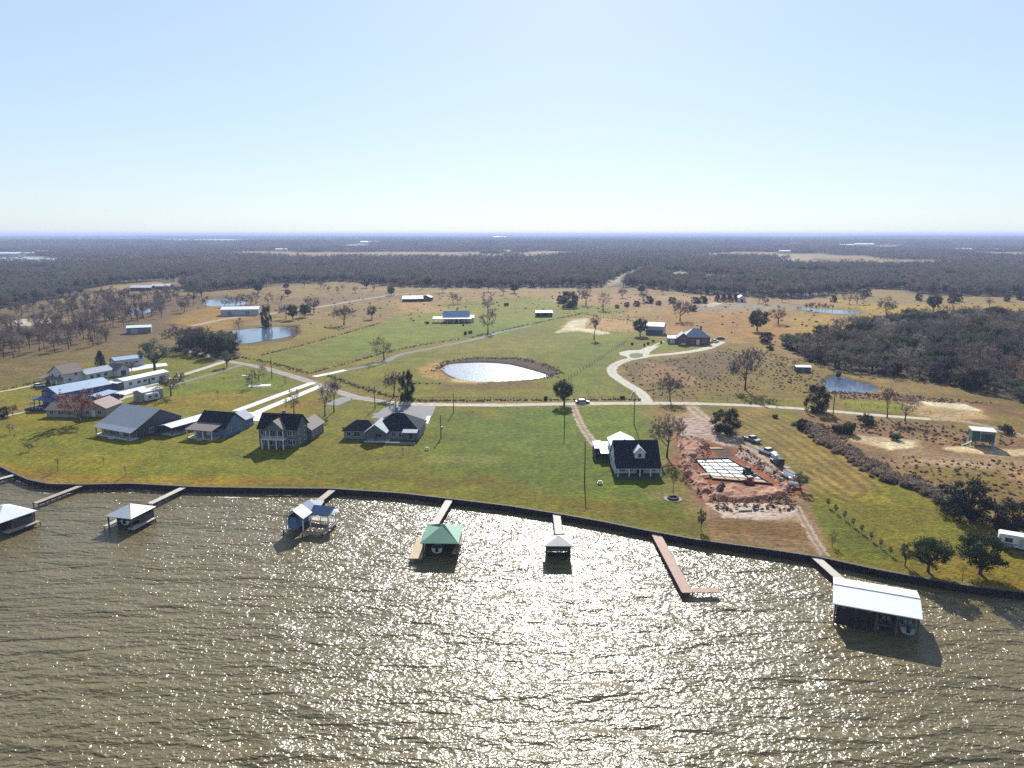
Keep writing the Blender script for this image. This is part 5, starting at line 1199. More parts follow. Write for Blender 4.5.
    far.sort(); NTH = ORD + ['thirteenth', 'fourteenth', 'fifteenth', 'sixteenth', 'seventeenth', 'eighteenth', 'nineteenth', 'twentieth']
    for i, (px, py, w_, _) in enumerate(far):
        h = thing('far_building', 'pale building far off in the forest, %s counting from the left' % NTH[i], 'building', at(px, py, far_relief(*np.array([[v] for v in G(px, py)[:2]]))[0]), R(trnd.uniform(-10, 10)), 'pale buildings far away in the forest')
        hh = 5 + w_ * .07; wing(h, -w_ / 2, w_ / 2, 0, w_ * .5, hh, w_ * .03 + 1.5, 'x', 'white_siding', 'bright_white_roof', oh=.5)
# ================================================================= SEAWALL, PIERS, BOATHOUSES
def build_seawall():
    xs = np.linspace(-420, 1500, 300); ys = np.interp(xs, sx, sy)
    P = [np.array(G(x, y))[:2] for x, y in zip(xs, ys)]; w = thing('seawall', 'dark timber seawall with a pale cap along the whole shore', 'seawall')
    def sweep(off0, off1, z0, z1):
        vs = []; n = len(P)
        for i, p in enumerate(P):
            d = P[min(i + 1, n - 1)] - P[max(i - 1, 0)]; d = d / np.hypot(*d); nn = np.array([-d[1], d[0]])
            for o_, z in ((off0, z0), (off1, z0), (off1, z1), (off0, z1)): vs.append((*(p + nn * o_), z))
        return MB().add(vs, [(4 * i + k, 4 * i + (k + 1) % 4, 4 * i + 4 + (k + 1) % 4, 4 * i + 4 + k) for i in range(n - 1) for k in range(4)])
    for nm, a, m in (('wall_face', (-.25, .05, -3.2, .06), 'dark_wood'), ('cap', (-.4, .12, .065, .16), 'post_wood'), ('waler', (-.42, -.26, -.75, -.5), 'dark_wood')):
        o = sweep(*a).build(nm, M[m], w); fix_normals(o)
    mb = MB(); n = len(P)
    for i in range(2, n - 2, 1):
        p = P[i]; d = P[i + 1] - P[i - 1]; d = d / np.hypot(*d); q = p + np.array([d[1], -d[0]]) * .5
        mb.tube((q[0], q[1], -3.2), (q[0], q[1], .12), .14, n=6)
    o = mb.build('piling', M['dark_wood'], w); o['kind'] = 'stuff'
def pier(label, a, b, width, m, zt=-.1, name='pier', rail=False, extra=None):
    """walkway from photo point a (shore) to b"""
    A_ = G(*a, zt); B_ = G(*b, zt); L_ = (B_ - A_).xy.length; ang = math.atan2(B_.y - A_.y, B_.x - A_.x)
    t = thing(name, label, 'pier', (A_.x, A_.y, 0), ang)
    mb = MB().box(-1.2 if rail is not None else 0, L_, -width / 2, width / 2, zt - .12, zt)
    if extra: mb.box(L_ - extra[0] + .0, L_, width / 2, width / 2 + extra[1], zt - .12, zt - .002) if extra[1] > 0 else mb.box(L_ - extra[0], L_, -width / 2 + extra[1], -width / 2, zt - .12, zt - .002)
    mb.build('deck', M[m], t)
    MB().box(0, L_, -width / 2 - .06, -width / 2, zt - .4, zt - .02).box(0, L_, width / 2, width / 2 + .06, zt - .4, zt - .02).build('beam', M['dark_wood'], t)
    k = max(2, int(L_ / 2.6))
    for i in range(k + 1):
        for s_ in (-1, 1):
            x = min(L_ - .15, .3 + i * (L_ - .5) / k); y = s_ * (width / 2 - .02)
            MB().tube((x, y, -3.5), (x, y, zt + (.9 if rail else .02)), .11, n=6).build('piling', M['post_wood'], t)
    if rail:
        MB().box(0, L_, width / 2 - .05, width / 2 + .05, zt + .85, zt + .93).box(0, L_, -width / 2 - .05, -width / 2 + .05, zt + .85, zt + .93).build('rail', M[m], t)
    return t
def boat(label, loc, rz, L_=6.0, m='white_paint'):
    t = thing('boat', label, 'boat', loc, rz); mb = MB(); n = 9; vs = []
    for i in range(n):
        u = i / (n - 1); w = 1.1 * (1 - max(0, (u - .45) / .55) ** 2.2); k = .45 + .3 * u * u
        y = u * L_; vs += [(-w, y, k + .35), (-w * .75, y, -.05 + .25 * u * u), (0, y, -.3 + .35 * u * u), (w * .75, y, -.05 + .25 * u * u), (w, y, k + .35)]
    fs = [(5 * i + k, 5 * i + k + 1, 5 * i + k + 6, 5 * i + k + 5) for i in range(n - 1) for k in range(4)] + [(0, 1, 2, 3, 4)]
    mb.add(vs, fs); o = mb.build('hull', M[m], t); fix_normals(o)
    vs = []
    for i in range(n):
        u = i / (n - 1); w = 1.05 * (1 - max(0, (u - .45) / .55) ** 2.2); vs += [(-w, u * L_ + .02, .55 + .3 * u * u), (w, u * L_ + .02, .55 + .3 * u * u)]
    MB().add(vs, [(2 * i, 2 * i + 1, 2 * i + 3, 2 * i + 2) for i in range(n - 1)]).build('deck', M['grey_siding'], t)
    MB().add([(-.7, L_ * .55, .75), (.7, L_ * .55, .75), (.6, L_ * .5, 1.25), (-.6, L_ * .5, 1.25), (-.7, L_ * .56, .75), (.7, L_ * .56, .75), (.6, L_ * .51, 1.25), (-.6, L_ * .51, 1.25)], [(0, 1, 2, 3), (4, 7, 6, 5), (3, 2, 6, 7), (0, 4, 5, 1), (1, 5, 6, 2), (0, 3, 7, 4)]).build('windscreen', M['glass'], t)
    MB().box(-.25, .25, -.35, .1, .1, 1.1).build('motor', M['black_rubber'], t)
    MB().box(-.6, -.1, L_ * .3, L_ * .38, .6, 1.1).build('seat', M['tan_siding'], t); MB().box(.1, .6, L_ * .3, L_ * .38, .6, 1.1).build('seat', M['tan_siding'], t)
    return t
def boathouse(name, label, px, py, z, rz, w, d, roof, rm, rise=1.5, hip=3.0, deck='wood_deck', posts=((0, 1), (0, .5, 1)), lift=True, decks=(), zt=-.35, oh=.5, axis='x', th=.12):
    """px,py: front left eave corner at height z"""
    c = G(px, py, z); t = thing(name, label, 'boathouse', (c.x, c.y, 0), rz)
    x0, x1, y0, y1 = oh, w - oh, oh, d - oh
    wing(t, x0, x1, y0, y1, z, rise, axis, 'dark_siding', rm, oh=oh, hip=hip, th=th, walls=False)
    for u in posts[0]:
        for v in posts[1]:
            x = x0 + (x1 - x0) * u; y = y0 + (y1 - y0) * v; MB().box(x - .12, x + .12, y - .12, y + .12, -3.6, z).build('post', M['post_wood'], t)
    MB().box(x0 - .1, x1 + .1, y0 - .1, y0 + .1, z - .35, z - .05).box(x0 - .1, x1 + .1, y1 - .1, y1 + .1, z - .35, z - .05).box(x0 - .1, x0 + .1, y0 + .1, y1 - .1, z - .36, z - .06).box(x1 - .1, x1 + .1, y0 + .1, y1 - .1, z - .36, z - .06).build('beam', M['dark_wood'], t)
    MB().box(x0 + .15, x1 - .15, y1 - .25, y1 - .15, WATER + .05, z - .36).build('back_wall', M['dark_siding'], t)  # solid back for stored gear, added to keep sun glitter off the water
    MB().box(x0 - .05, x0 + .05, y0 + (y1 - y0) * .35, y1 - .3, WATER + .05, z - .9).build('side_wall', M['dark_siding'], t); MB().box(x1 - .05, x1 + .05, y0 + (y1 - y0) * .35, y1 - .3, WATER + .05, z - .9).build('side_wall', M['dark_siding'], t)
    for dk in decks:
        mb = MB(); mb.box(dk[0], dk[1], dk[2], dk[3], zt - .15, zt); mb.build('deck', M[deck], t)
        for x, y in ((dk[0] + .15, dk[2] + .15), (dk[1] - .15, dk[2] + .15), (dk[0] + .15, dk[3] - .15), (dk[1] - .15, dk[3] - .15)): MB().tube((x, y, -3.6), (x, y, zt - .15), .11, n=6).build('piling', M['post_wood'], t)
    return t
def build_docks():
    build_seawall()
    # far left
    boathouse('boathouse', 'pale hip-roofed boathouse cut by the left edge of the photo', -33, 517, 2.0, R(-24), 9.5, 8.6, 0, 'white_metal', 1.7, 3.8, decks=((8.6, 10.4, 1.5, 8.5), (0, 8.5, 7.6, 8.9)))
    pier('long narrow brown pier from the seawall to the leftmost boathouse', (82, 485), (35, 503), 1.5, 'wood_deck')
    pier('pale pier at the left edge reaching the corner of the seawall', (17, 474), (-28, 486), 1.5, 'pale_deck')
    # second
    boathouse('boathouse', 'small white hip-roofed boathouse at the end of a pale pier', 104, 515.5, 2.0, R(-14), 6.7, 7.4, 0, 'white_metal', 1.5, 3.0, deck='pale_deck', decks=((-.6, .9, 0, 6.6), (5.6, 7.2, 0, 6.6), (.95, 5.5, 5.4, 6.8)))
    boat('white runabout lifted under the small white hip-roofed boathouse', tuple(G(125, 524, -.6)), R(-14), 5.2)
    pier('pale pier to the small white hip-roofed boathouse', (183, 487.5), (150, 503.5), 1.6, 'pale_deck')
    # blue gabled boathouse
    c = G(283, 518, 2.2); t = thing('boathouse', 'blue boathouse with a white cross gable and open deck', 'boathouse', (c.x, c.y, 0), R(-14))
    wing(t, .4, 4.2, .4, 6.2, 2.4, 1.5, 'y', 'denim_siding', 'blue_roof', oh=.45, walls=False)
    slope_roof(t, 2.45, 4.75, .2, 5.0, 3.0, 3.9, 'white_metal', th=.1, name='gable_panel') if False else None
    wing(t, 4.6, 8.4, 3.6, 7.0, 2.3, 1.1, 'x', 'denim_siding', 'blue_roof', oh=.35, walls=False, rname='side_roof')
    rp = MB().add([(2.35, -.1, 4.06), (4.72, -.1, 2.42), (4.72, 3.7, 2.42), (2.35, 3.7, 4.06), (2.35, -.1, 4.14), (4.72, -.1, 2.50), (4.72, 3.7, 2.50), (2.35, 3.7, 4.14)], [(0, 3, 2, 1), (4, 5, 6, 7), (0, 1, 5, 4), (1, 2, 6, 5), (2, 3, 7, 6), (3, 0, 4, 7)]).build('white_roof_panel', M['bright_white_roof'], t)
    rp2 = MB().add([(8.8, 3.3, 2.3), (9.9, 5.3, 2.6), (8.8, 7.3, 2.3), (7.2, 5.3, 3.5)], [(0, 1, 3), (1, 2, 3)]).build('white_roof_end', M['bright_white_roof'], t)
    slope_roof(t, 1.2, 4.6, 7.0, 9.2, 2.2, 2.9, 'bright_white_roof', name='rear_roof')
    part(t, 'storage_wall', 'denim_siding', (.6, 2.6, .7, 5.8, -.35, 2.3))
    for x, y in ((.4, .4), (4.3, .4), (4.3, 3.4), (8.3, 3.7), (8.3, 6.9), (4.8, 6.9), (.4, 6.2)): MB().box(x - .1, x + .1, y - .1, y + .1, -3.6, 2.2).build('post', M['white_paint'], t)
    part(t, 'deck', 'pale_deck', (-.4, .55, .2, 7.5, -.5, -.35), (.56, 8.6, 6.2, 8.0, -.5, -.35)); part(t, 'deck', 'red_wood_deck', (4.4, 8.6, -.8, .8, -.5, -.35)); part(t, 'deck', 'wood_deck', (8.2, 9.0, .9, 6.1, -.52, -.37))
    part(t, 'rail', 'white_paint', (4.6, 8.6, 6.24, 6.3, .5, .58), *[(4.6 + .5 * i, 4.66 + .5 * i, 6.24, 6.3, -.35, .5) for i in range(9)])
    for x, y in ((4.6, -.7), (8.4, -.7), (8.4, .7), (-.3, .3), (-.3, 7.3)): MB().tube((x, y, -3.6), (x, y, -.5), .11, n=6).build('piling', M['post_wood'], t)
    boat('dark covered boat in the slip of the blue boathouse', tuple(G(300, 527, -.9)), R(-14), 5.2, 'car_dark')
    pier('brown wooden pier to the blue boathouse', (333.5, 489), (315, 504), 1.7, 'wood_deck')
    # green roof
    boathouse('boathouse', 'green hip-roofed boathouse with a tan side deck', 420, 542.5, 2.2, R(-2), 7.4, 9.0, 0, 'green_roof', 1.9, 3.6, deck='tan_deck', decks=((-1.9, .5, -1.6, 8.6), (.55, 7.2, 7.2, 8.8), (6.0, 7.2, 1.0, 7.1)))
    boat('white boat on the lift under the green boathouse roof', tuple(G(437, 552, -.7)), R(-2), 6.0)
    pier('straight tan pier to the green boathouse', (449.5, 499.5), (433.5, 526), 1.7, 'pale_deck')
    # small beige
    boathouse('boathouse', 'small beige flat hip-roofed boathouse at the end of a short pier', 544.5, 545.5, 2.0, R(-1), 5.4, 5.2, 0, 'beige_metal', .8, 2.3, deck='pale_deck', decks=((.4, 4.8, 3.4, 5.0),), th=.1)
    pier('short beige pier with a side ladder to the small beige boathouse', (556.5, 513.5), (559, 534), 1.6, 'pale_deck')
    # L pier
    pier('reddish wooden L-shaped pier without a roof', (655, 532), (687.5, 592.5), 1.9, 'red_wood_deck', zt=-.3, extra=(1.6, 4.6))
    # big white
    c = G(833, 604, 2.5); t = thing('boathouse', 'large boathouse with bright white gable roof and several slips', 'boathouse', (c.x, c.y, 0), R(-23.5))
    W_ = 12.5; D_ = 9.9
    wing(t, .3, W_ - .3, .3, D_ - .3, 2.55, .95, 'x', 'dark_siding', 'bright_white_roof', oh=.35, walls=False)
    ridge = MB().box(0, W_, D_ / 2 - .12, D_ / 2 + .12, 3.67, 3.73).build('ridge_cap', M['galv_metal'], t)
    for x in (.4, 3.4, 6.4, 9.2, W_ - .4):
        for y in (.4, 5.0, D_ - .4): MB().box(x - .12, x + .12, y - .12, y + .12, -3.6, 2.5).build('post', M['post_wood'], t)
    part(t, 'end_wall', 'white_siding', (.25, .37, .5, 3.4, -.3, 2.4)); part(t, 'dark_panel', 'dark_wood', (.55, 5.9, .28, .36, -.9, 1.9)); part(t, 'back_wall', 'dark_siding', (.4, W_ - .4, D_ - .5, D_ - .4, -.3, 2.5))
    part(t, 'deck', 'wood_deck', (.4, W_ - .4, D_ - 2.2, D_ - .55, -.5, -.35), (6.2, 6.8, .4, D_ - 2.25, -.5, -.35), (9.0, 9.5, .4, D_ - 2.25, -.5, -.35)); part(t, 'slip_gate', 'steel', (6.9, 8.9, .3, .36, .3, .38), (9.6, 12.0, .3, .36, .3, .38), *[(9.7 + .4 * i, 9.74 + .4 * i, .3, .36, -.5, 1.6) for i in range(6)])
    part(t, 'beam', 'dark_wood', (.3, W_ - .3, .3, .5, 2.2, 2.45))
    Rm = Matrix.Rotation(R(-23.5), 3, 'Z')
    for (x, y, L_, mm, lab) in ((7.9, 1.2, 5.6, 'car_dark', 'dark hulled boat in the middle slip of the large white boathouse'), (10.9, .9, 6.2, 'white_paint', 'white boat in the right slip of the large white boathouse'), (3.2, 1.4, 6.0, 'grey_siding', 'grey boat in the left slip of the large white boathouse')):
        v = Rm @ Vector((x, y, 0)); boat(lab, (c.x + v.x, c.y + v.y, -.5), R(-23.5), L_, mm)
    pier('pale pier to the large white boathouse', (815.5, 557), (845, 583), 1.7, 'pale_deck')
# ================================================================= VEHICLES, SITE, POLES, FENCES
def car(label, px, py, rz, m, kind='car', L_=4.7, W_=1.85, cat=None, name=None):
    t = thing(name or ('parked_car' if kind == 'car' else 'pickup_truck'), label, cat or kind, at(px, py), rz)
    if kind == 'car': prof = [(-.5, .35), (.5, .35), (.5, .75), (.46, .85), (.22, .95), (-.47, .98), (-.5, .8)]; cab = [(.28, .95), (.10, 1.45), (-.22, 1.48), (-.40, .98)]
    elif kind == 'van': prof = [(-.5, .35), (.5, .35), (.5, .95), (.40, 1.15), (-.5, 1.15)]; cab = [(.40, 1.14), (.28, 1.95), (-.5, 2.0), (-.5, 1.14)]
    else: prof = [(-.5, .45), (.5, .45), (.5, .95), (.46, 1.08), (.20, 1.15), (-.12, 1.15), (-.5, 1.12)]; cab = [(.22, 1.14), (.12, 1.78), (-.08, 1.8), (-.14, 1.14)]
    b = MB().sideprism([(a * L_, z) for a, z in prof], -W_ / 2, W_ / 2, 'y'); bo = b.build('body', M[m], t); fix_normals(bo)
    bb = bo.modifiers.new('bevel', 'BEVEL'); bb.width = .06; bb.segments = 2
    c = MB().sideprism([(a * L_, z) for a, z in cab], -W_ / 2 + .14, W_ / 2 - .14, 'y').build('cabin_glass', M['glass'], t); fix_normals(c)
    zt = max(z for _, z in cab); xs_ = [a * L_ for a, z in cab if z > zt - .08]
    MB().box(min(xs_) - .05, max(xs_) + .05, -W_ / 2 + .12, W_ / 2 - .12, zt - .04, zt + .04).build('cabin_roof', M[m], t)
    if kind == 'pickup': MB().box(-.47 * L_, -.17 * L_, -W_ / 2 + .12, W_ / 2 - .12, 1.10, 1.16).build('bed', M['black_rubber'], t)
    for x in (-.31, .32):
        for s_ in (-1, 1): MB().tube((x * L_, s_ * (W_ / 2 - .22), .36), (x * L_, s_ * (W_ / 2 + .02), .36), .36, n=14).build('wheel', M['black_rubber'], t)
    for s_ in (-1, 1): MB().box(L_ * .5 - .02, L_ * .5 + .03, s_ * W_ * .36 - .16, s_ * W_ * .36 + .16, .62, .78).build('headlight', M['white_paint'], t)
    return t
def trailer(label, px, py, rz, L_=5.2, W_=1.8, m='white_paint', h=.5, name='flat_trailer'):
    t = thing(name, label, 'trailer', at(px, py), rz)
    MB().box(-L_ / 2, L_ / 2, -W_ / 2, W_ / 2, .55, .65).build('bed', M[m], t)
    MB().box(-L_ / 2, L_ / 2, -W_ / 2, -W_ / 2 + .06, .66, .66 + h).box(-L_ / 2, L_ / 2, W_ / 2 - .06, W_ / 2, .66, .66 + h).build('side_rail', M[m], t)
    MB().box(L_ / 2, L_ / 2 + 1.3, -.06, .06, .5, .6).build('tow_bar', M['steel'], t)
    for s_ in (-1, 1): MB().tube((-.2, s_ * (W_ / 2 - .02), .33), (-.2, s_ * (W_ / 2 + .2), .33), .33, n=12).build('wheel', M['black_rubber'], t)
    return t
def camper(label, px, py, rz, L_=6.5, name='camper'):
    t = thing(name, label, 'camper', at(px, py), rz)
    b = MB().sideprism([(-L_ / 2, .5), (L_ / 2 - .3, .5), (L_ / 2, 1.3), (L_ / 2 - .5, 2.8), (-L_ / 2, 2.85)], -1.2, 1.2, 'y').build('body', M['white_paint'], t); fix_normals(b); bb = b.modifiers.new('bevel', 'BEVEL'); bb.width = .12; bb.segments = 2
    MB().box(-L_ / 2 + .2, L_ / 2 - .7, -1.2, 1.2, 2.86, 2.93).build('roof', M['bright_white_roof'], t)
    for x in (-L_ * .28, L_ * .2): window(t, x, -1.2, 1.5, 1.1, .7, '-y', 'grey_siding')
    door(t, 0, -1.2, .6, .7, 1.8, '-y', 'galv_metal'); MB().box(-L_ / 2 + .3, L_ / 2 - .6, -1.225, -1.21, .95, 1.2).build('stripe', M['denim_siding'], t)
    MB().box(L_ / 2, L_ / 2 + 1.1, -.07, .07, .5, .6).build('tow_bar', M['steel'], t)
    for s_ in (-1, 1): MB().tube((-.3, s_ * 1.0, .35), (-.3, s_ * 1.22, .35), .35, n=12).build('wheel', M['black_rubber'], t)
    return t
def pole(label, px, py, hpx, h=None, transformer=False, arm=False):
    p = at(px, py); H = h or hpx / scale_at(px, py) * 1.03; t = thing('utility_pole', label, 'utility pole', p, trnd.uniform(-.3, .3), 'utility poles')
    MB().tube((0, 0, -.3), (0, 0, H), .17, .11, n=8).build('post', M['post_wood'], t)
    if arm: MB().box(-1.0, 1.0, -.06, .06, H - .6, H - .45).build('crossarm', M['post_wood'], t)
    if transformer: MB().tube((.35, 0, H * .35), (.35, 0, H * .35 + 1.0), .2, n=10).build('transformer', M['galv_metal'], t)
def fence(label, pts, step=4.0, h=1.35, m='post_wood', group=None, maxn=98):
    P_ = [np.array(p) for p in px_poly(pts)]; t = thing('fence', label, 'fence', (P_[0][0], P_[0][1], 0), 0, group); o0 = P_[0]
    seg = [np.hypot(*(P_[i + 1] - P_[i])) for i in range(len(P_) - 1)]; tot = sum(seg); n = min(maxn, int(tot / step)); pts_ = []
    for k in range(n + 1):
        s_ = tot * k / n; i = 0
        while i < len(seg) - 1 and s_ > seg[i]: s_ -= seg[i]; i += 1
        q = P_[i] + (P_[i + 1] - P_[i]) * min(1, s_ / seg[i]) - o0; pts_.append(q)
    pm = MB().tube((0, 0, -.1), (0, 0, h), .08, n=5).mesh('fence_post', M[m])
    for q in pts_: o = bpy.data.objects.new('fence_post', pm); COL.objects.link(o); o.parent = t; o.location = (q[0], q[1], 0)
    for z in (h * .45, h * .9):
        mb = MB()
        for a, b in zip(pts_[:-1], pts_[1:]): mb.tube((*a, z), (*b, z), .035, n=4)
        mb.build('rail', M[m], t)
def heap(name, label, cat, outline, height, m, seed, res=.45, rough=.5, kind=None, edge=1.6):
    poly = px_poly(outline); a = np.array(poly); x = np.arange(a[:, 0].min() - 1, a[:, 0].max() + 1, res); y = np.arange(a[:, 1].min() - 1, a[:, 1].max() + 1, res)
    X, Y = np.meshgrid(x, y); P = np.stack([X.ravel(), Y.ravel()], 1); s_ = sdf(P, poly) + (fbm(P[:, 0], P[:, 1], 3, seed, 3) - .5) * 2.5
    Z = smooth01(s_ / edge) * height * (1 - rough + rough * 2 * fbm(P[:, 0], P[:, 1], 2.2, seed + 5, 4)) + smooth01(s_ / .8) * (fbm(P[:, 0], P[:, 1], .9, seed + 9, 3) - .45) * .5 * rough - .05 + smooth01(s_ + .5) * .06
    c = a.mean(0)
    o = grid_mesh(name, X - c[0], Y - c[1], Z.reshape(X.shape), M[m], False, mask=(s_ > -.3).reshape(X.shape)); o.location = (c[0], c[1], 0)
    tag(o, label, cat, kind=kind)
    return o
M['red_dirt'] = mat('red_dirt', (0.20, 0.078, 0.045), 0.95, color2=(0.50, 0.25, 0.145), vscale=0.35, bump=0.12, bscale=2.0)
M['brown_dirt'] = mat('brown_dirt', (0.22, 0.13, 0.09), 0.95, color2=(0.42, 0.30, 0.225), vscale=0.35, bump=0.1, bscale=2.0)
M['dark_dirt'] = mat('dark_dirt', (0.055, 0.042, 0.038), 0.95, vary=.3, bump=0.1, bscale=2.0)
M['pale_dirt'] = mat('pale_dirt', (0.50, 0.38, 0.29), 0.95, color2=(0.36, 0.25, 0.18), vscale=0.35, bump=0.06, bscale=2.0)
def build_site():
    Q = [Vector((*p, 0)) for p in px_poly([(695, 460), (728, 459), (771, 484.5), (713, 479.5)])]
    def bl(u, v): return (Q[0] * (1 - u) + Q[1] * u) * (1 - v) + (Q[3] * (1 - u) + Q[2] * u) * v
    t = thing('house_foundation', 'house foundation forms with white sheeted cells and sandy front row', 'foundation', Q[0]); o0 = Q[0]
    def quad(u0, u1, v0, v1, z0, z1):
        c = [bl(u0, v0), bl(u1, v0), bl(u1, v1), bl(u0, v1)]; return MB().prism([(q.x - o0.x, q.y - o0.y) for q in c][::-1], z0, z1)
    o = quad(-.02, 1.02, -.02, 1.02, -.05, .04).build('trench_base', M['trench'], t); fix_normals(o)
    nu, nv = 4, 6
    for j in range(nv):
        for i in range(nu):
            last = j == nv - 1; g = .026
            o = quad((i + g * 3) / nu, (i + 1 - g * 3) / nu, (j + g * 6) / nv, (j + 1 - g * 6) / nv, .042, .12).build('sand_cell' if last else 'sheeted_cell', M['sand_fill' if last else 'plastic_sheet'], t); fix_normals(o)
    for u in (0, 1): o = quad(u - .012, u + .012, -.02, 1.02, .042, .4).build('form_board', M['dark_wood'], t); fix_normals(o)
    for v in (0, 1): o = quad(-.02, 1.02, v - .012, v + .012, .043, .41).build('form_board', M['dark_wood'], t); fix_normals(o)
    heap('dirt_mound', 'long red dirt bank left of the foundation', 'dirt heap', [(678, 441), (696, 438), (706, 446), (700, 456), (694, 462), (700, 472), (710, 483), (716, 492), (705, 500), (692, 486), (682, 466)], .9, 'red_dirt', 21, rough=.7)
    heap('dirt_mound', 'orange-brown dirt bank in front of the foundation', 'dirt heap', [(712, 484), (740, 487), (772, 488), (785, 480), (793, 486), (788, 497), (760, 503), (730, 503), (708, 497)], .9, 'red_dirt', 25, rough=.6)
    heap('dirt_mound', 'low reddish dirt bank right of the foundation', 'dirt heap', [(738, 447), (752, 455), (775, 470), (790, 482), (776, 481), (756, 467), (736, 455)], .5, 'brown_dirt', 27, rough=.7)
    heap('dirt_pile', 'black soil pile with white plastic near the foundation front', 'soil pile', [(712, 493), (717, 487), (724, 486), (729, 490), (728, 497), (715, 499)], 2.0, 'dark_dirt', 31, rough=.3)
    heap('dirt_ground', None, None, [(678, 420), (700, 416), (715, 424), (736, 440), (740, 447), (722, 446), (700, 438), (682, 440)], .14, 'brown_dirt', 41, rough=.9, kind='structure')
    heap('dirt_ground', None, None, [(704, 503), (760, 503), (795, 504), (802, 516), (770, 521), (725, 518)], .12, 'pale_dirt', 43, rough=.9, kind='structure')
    for i, (px, py, a, n_, lab) in enumerate(((706, 478, 20, 4, 'loose boards lying on the red dirt left of the foundation'), (757, 462, -60, 3, 'loose boards lying right of the foundation'), (745, 512, 5, 5, 'pale boards on the sandy strip below the foundation'))):
        t = thing('board_pile', lab, 'lumber', at(px, py), R(a))
        for k in range(n_): MB().box(-1.6 + .2 * k, 1.5 + .15 * k, k * .34, k * .34 + .22, .75 if i == 0 else .35, .84 if i == 0 else .44).build('board', M['tan_deck' if k % 2 else 'pale_deck'], t)
    # boulders of clay
    rnd = random.Random(3); cl = []
    for pg in ([(676, 440), (700, 437), (712, 450), (704, 470), (716, 492), (700, 498), (684, 474)], [(738, 446), (790, 480), (796, 494), (770, 500), (780, 482), (740, 458)], [(706, 496), (790, 494), (800, 512), (720, 512)]): cl += sample_px(pg, 130, rnd, .7)
    cm = []
    for i in range(3):
        mb = MB(); r_ = random.Random(i); n = 6
        vs = [(0, 0, .35)] + [(math.cos(k * 1.05) * r_.uniform(.2, .45), math.sin(k * 1.05) * r_.uniform(.2, .45), r_.uniform(0, .18)) for k in range(6)]; mb.add(vs, [(0, 1 + k, 1 + (k + 1) % 6) for k in range(6)]); cm.append(mb.mesh('clod', M['red_dirt' if i else 'dark_dirt']))
    scatter('dirt_clods', [(*c, .25) for c in cl], cm, 'loose clods of red earth round the foundation', .6, 1.9, 33)
    t = thing('lumber_pile', 'pale stack of form boards above the white foundation sheets', 'lumber', at(709, 449.5), R(4))
    for i in range(5): MB().box(0, 4.2 - .2 * i, i * .3, i * .3 + .24, .05, .2 + .05 * (i % 2)).build('board', M['tan_deck'], t)
    # machines
    def skid(label, px, py, rz, m):
        t = thing('skid_loader', label, 'loader', at(px, py), rz)
        MB().box(-1.2, 1.0, -.6, .6, .45, 1.3).build('body', M[m], t); MB().box(-.7, .5, -.5, .5, 1.31, 2.05).build('cab', M['glass'], t); MB().box(-.8, .6, -.6, .6, 2.06, 2.14).build('cab_roof', M[m], t)
        for s_ in (-1, 1):
            MB().add([(-1.1, s_ * .72 - .07, 1.3), (-1.1, s_ * .72 + .07, 1.3), (-1.1, s_ * .72 + .07, 1.55), (-1.1, s_ * .72 - .07, 1.55), (1.7, s_ * .72 - .07, .45), (1.7, s_ * .72 + .07, .45), (1.7, s_ * .72 + .07, .7), (1.7, s_ * .72 - .07, .7)],
                     [(0, 1, 2, 3), (4, 7, 6, 5), (0, 4, 5, 1), (1, 5, 6, 2), (2, 6, 7, 3), (3, 7, 4, 0)]).build('arm', M['steel'], t)
            for x in (-.7, .55): MB().tube((x, s_ * .62, .4), (x, s_ * .92, .4), .4, n=12).build('wheel', M['black_rubber'], t)
        MB().sideprism([(1.6, .1), (2.3, .1), (2.1, .25), (1.75, .3), (1.75, .75), (1.6, .75)], -.9, .9, 'y').build('bucket', M['steel'], t); return t
    skid('dark loader standing on the white foundation sheets', 748, 475, R(-60), 'car_dark'); skid('red loader in the sandy front row of the foundation', 749, 484.5, R(100), 'machine_red')
    car('silver pickup truck parked alone on the mown field', 752, 441.5, R(-62), 'car_silver', 'pickup', 5.8, 2.0)
    car('white pickup truck parked right beside the dark concrete truck', 767.5, 454, R(-60), 'car_white', 'pickup', 5.8, 2.0)
    t = thing('concrete_truck', 'dark and grey work truck with a drum beside the white pickup', 'truck', at(776.5, 464), R(-84)); t.scale = (.72, .72, .8)
    MB().box(-3.6, 2.0, -1.1, 1.1, .8, 1.15).build('frame', M['steel'], t); MB().box(2.0, 3.8, -1.15, 1.15, .6, 2.7).build('cab', M['car_dark'], t); MB().box(2.6, 3.84, -1.0, 1.0, 1.7, 2.45).build('windscreen', M['glass'], t)
    d = MB(); d.tube((-3.4, 0, 2.6), (-1.6, 0, 2.3), .6, 1.15, n=14); d.tube((-1.6, 0, 2.3), (0.2, 0, 2.1), 1.15, 1.15, n=14, cap=False); d.tube((.2, 0, 2.1), (1.7, 0, 1.9), 1.15, .7, n=14); d.build('drum', M['galv_metal'], t)
    MB().box(-4.4, -3.5, -.3, .3, 1.6, 1.9).build('chute', M['steel'], t)
    for x in (-2.6, -1.4, 2.8):
        for s_ in (-1, 1): MB().tube((x, s_ * .8, .5), (x, s_ * 1.15, .5), .5, n=12).build('wheel', M['black_rubber'], t)
    trailer('pale flat trailer parked on the mown field edge, left of two', 785.5, 477.5, R(-74), 4.2, 1.4); trailer('narrow white trailer parked on the mown field edge, right of two', 790, 475.5, R(-74), 4.2, .9)
    trailer('small white trailer beside the small grey tree on the field edge', 794, 487, R(-30), 3.0, 1.4)
    car('silver car parked on the road verge beside the dark evergreen', 582.5, 403.3, R(3), 'car_silver', 'car', 5.2)
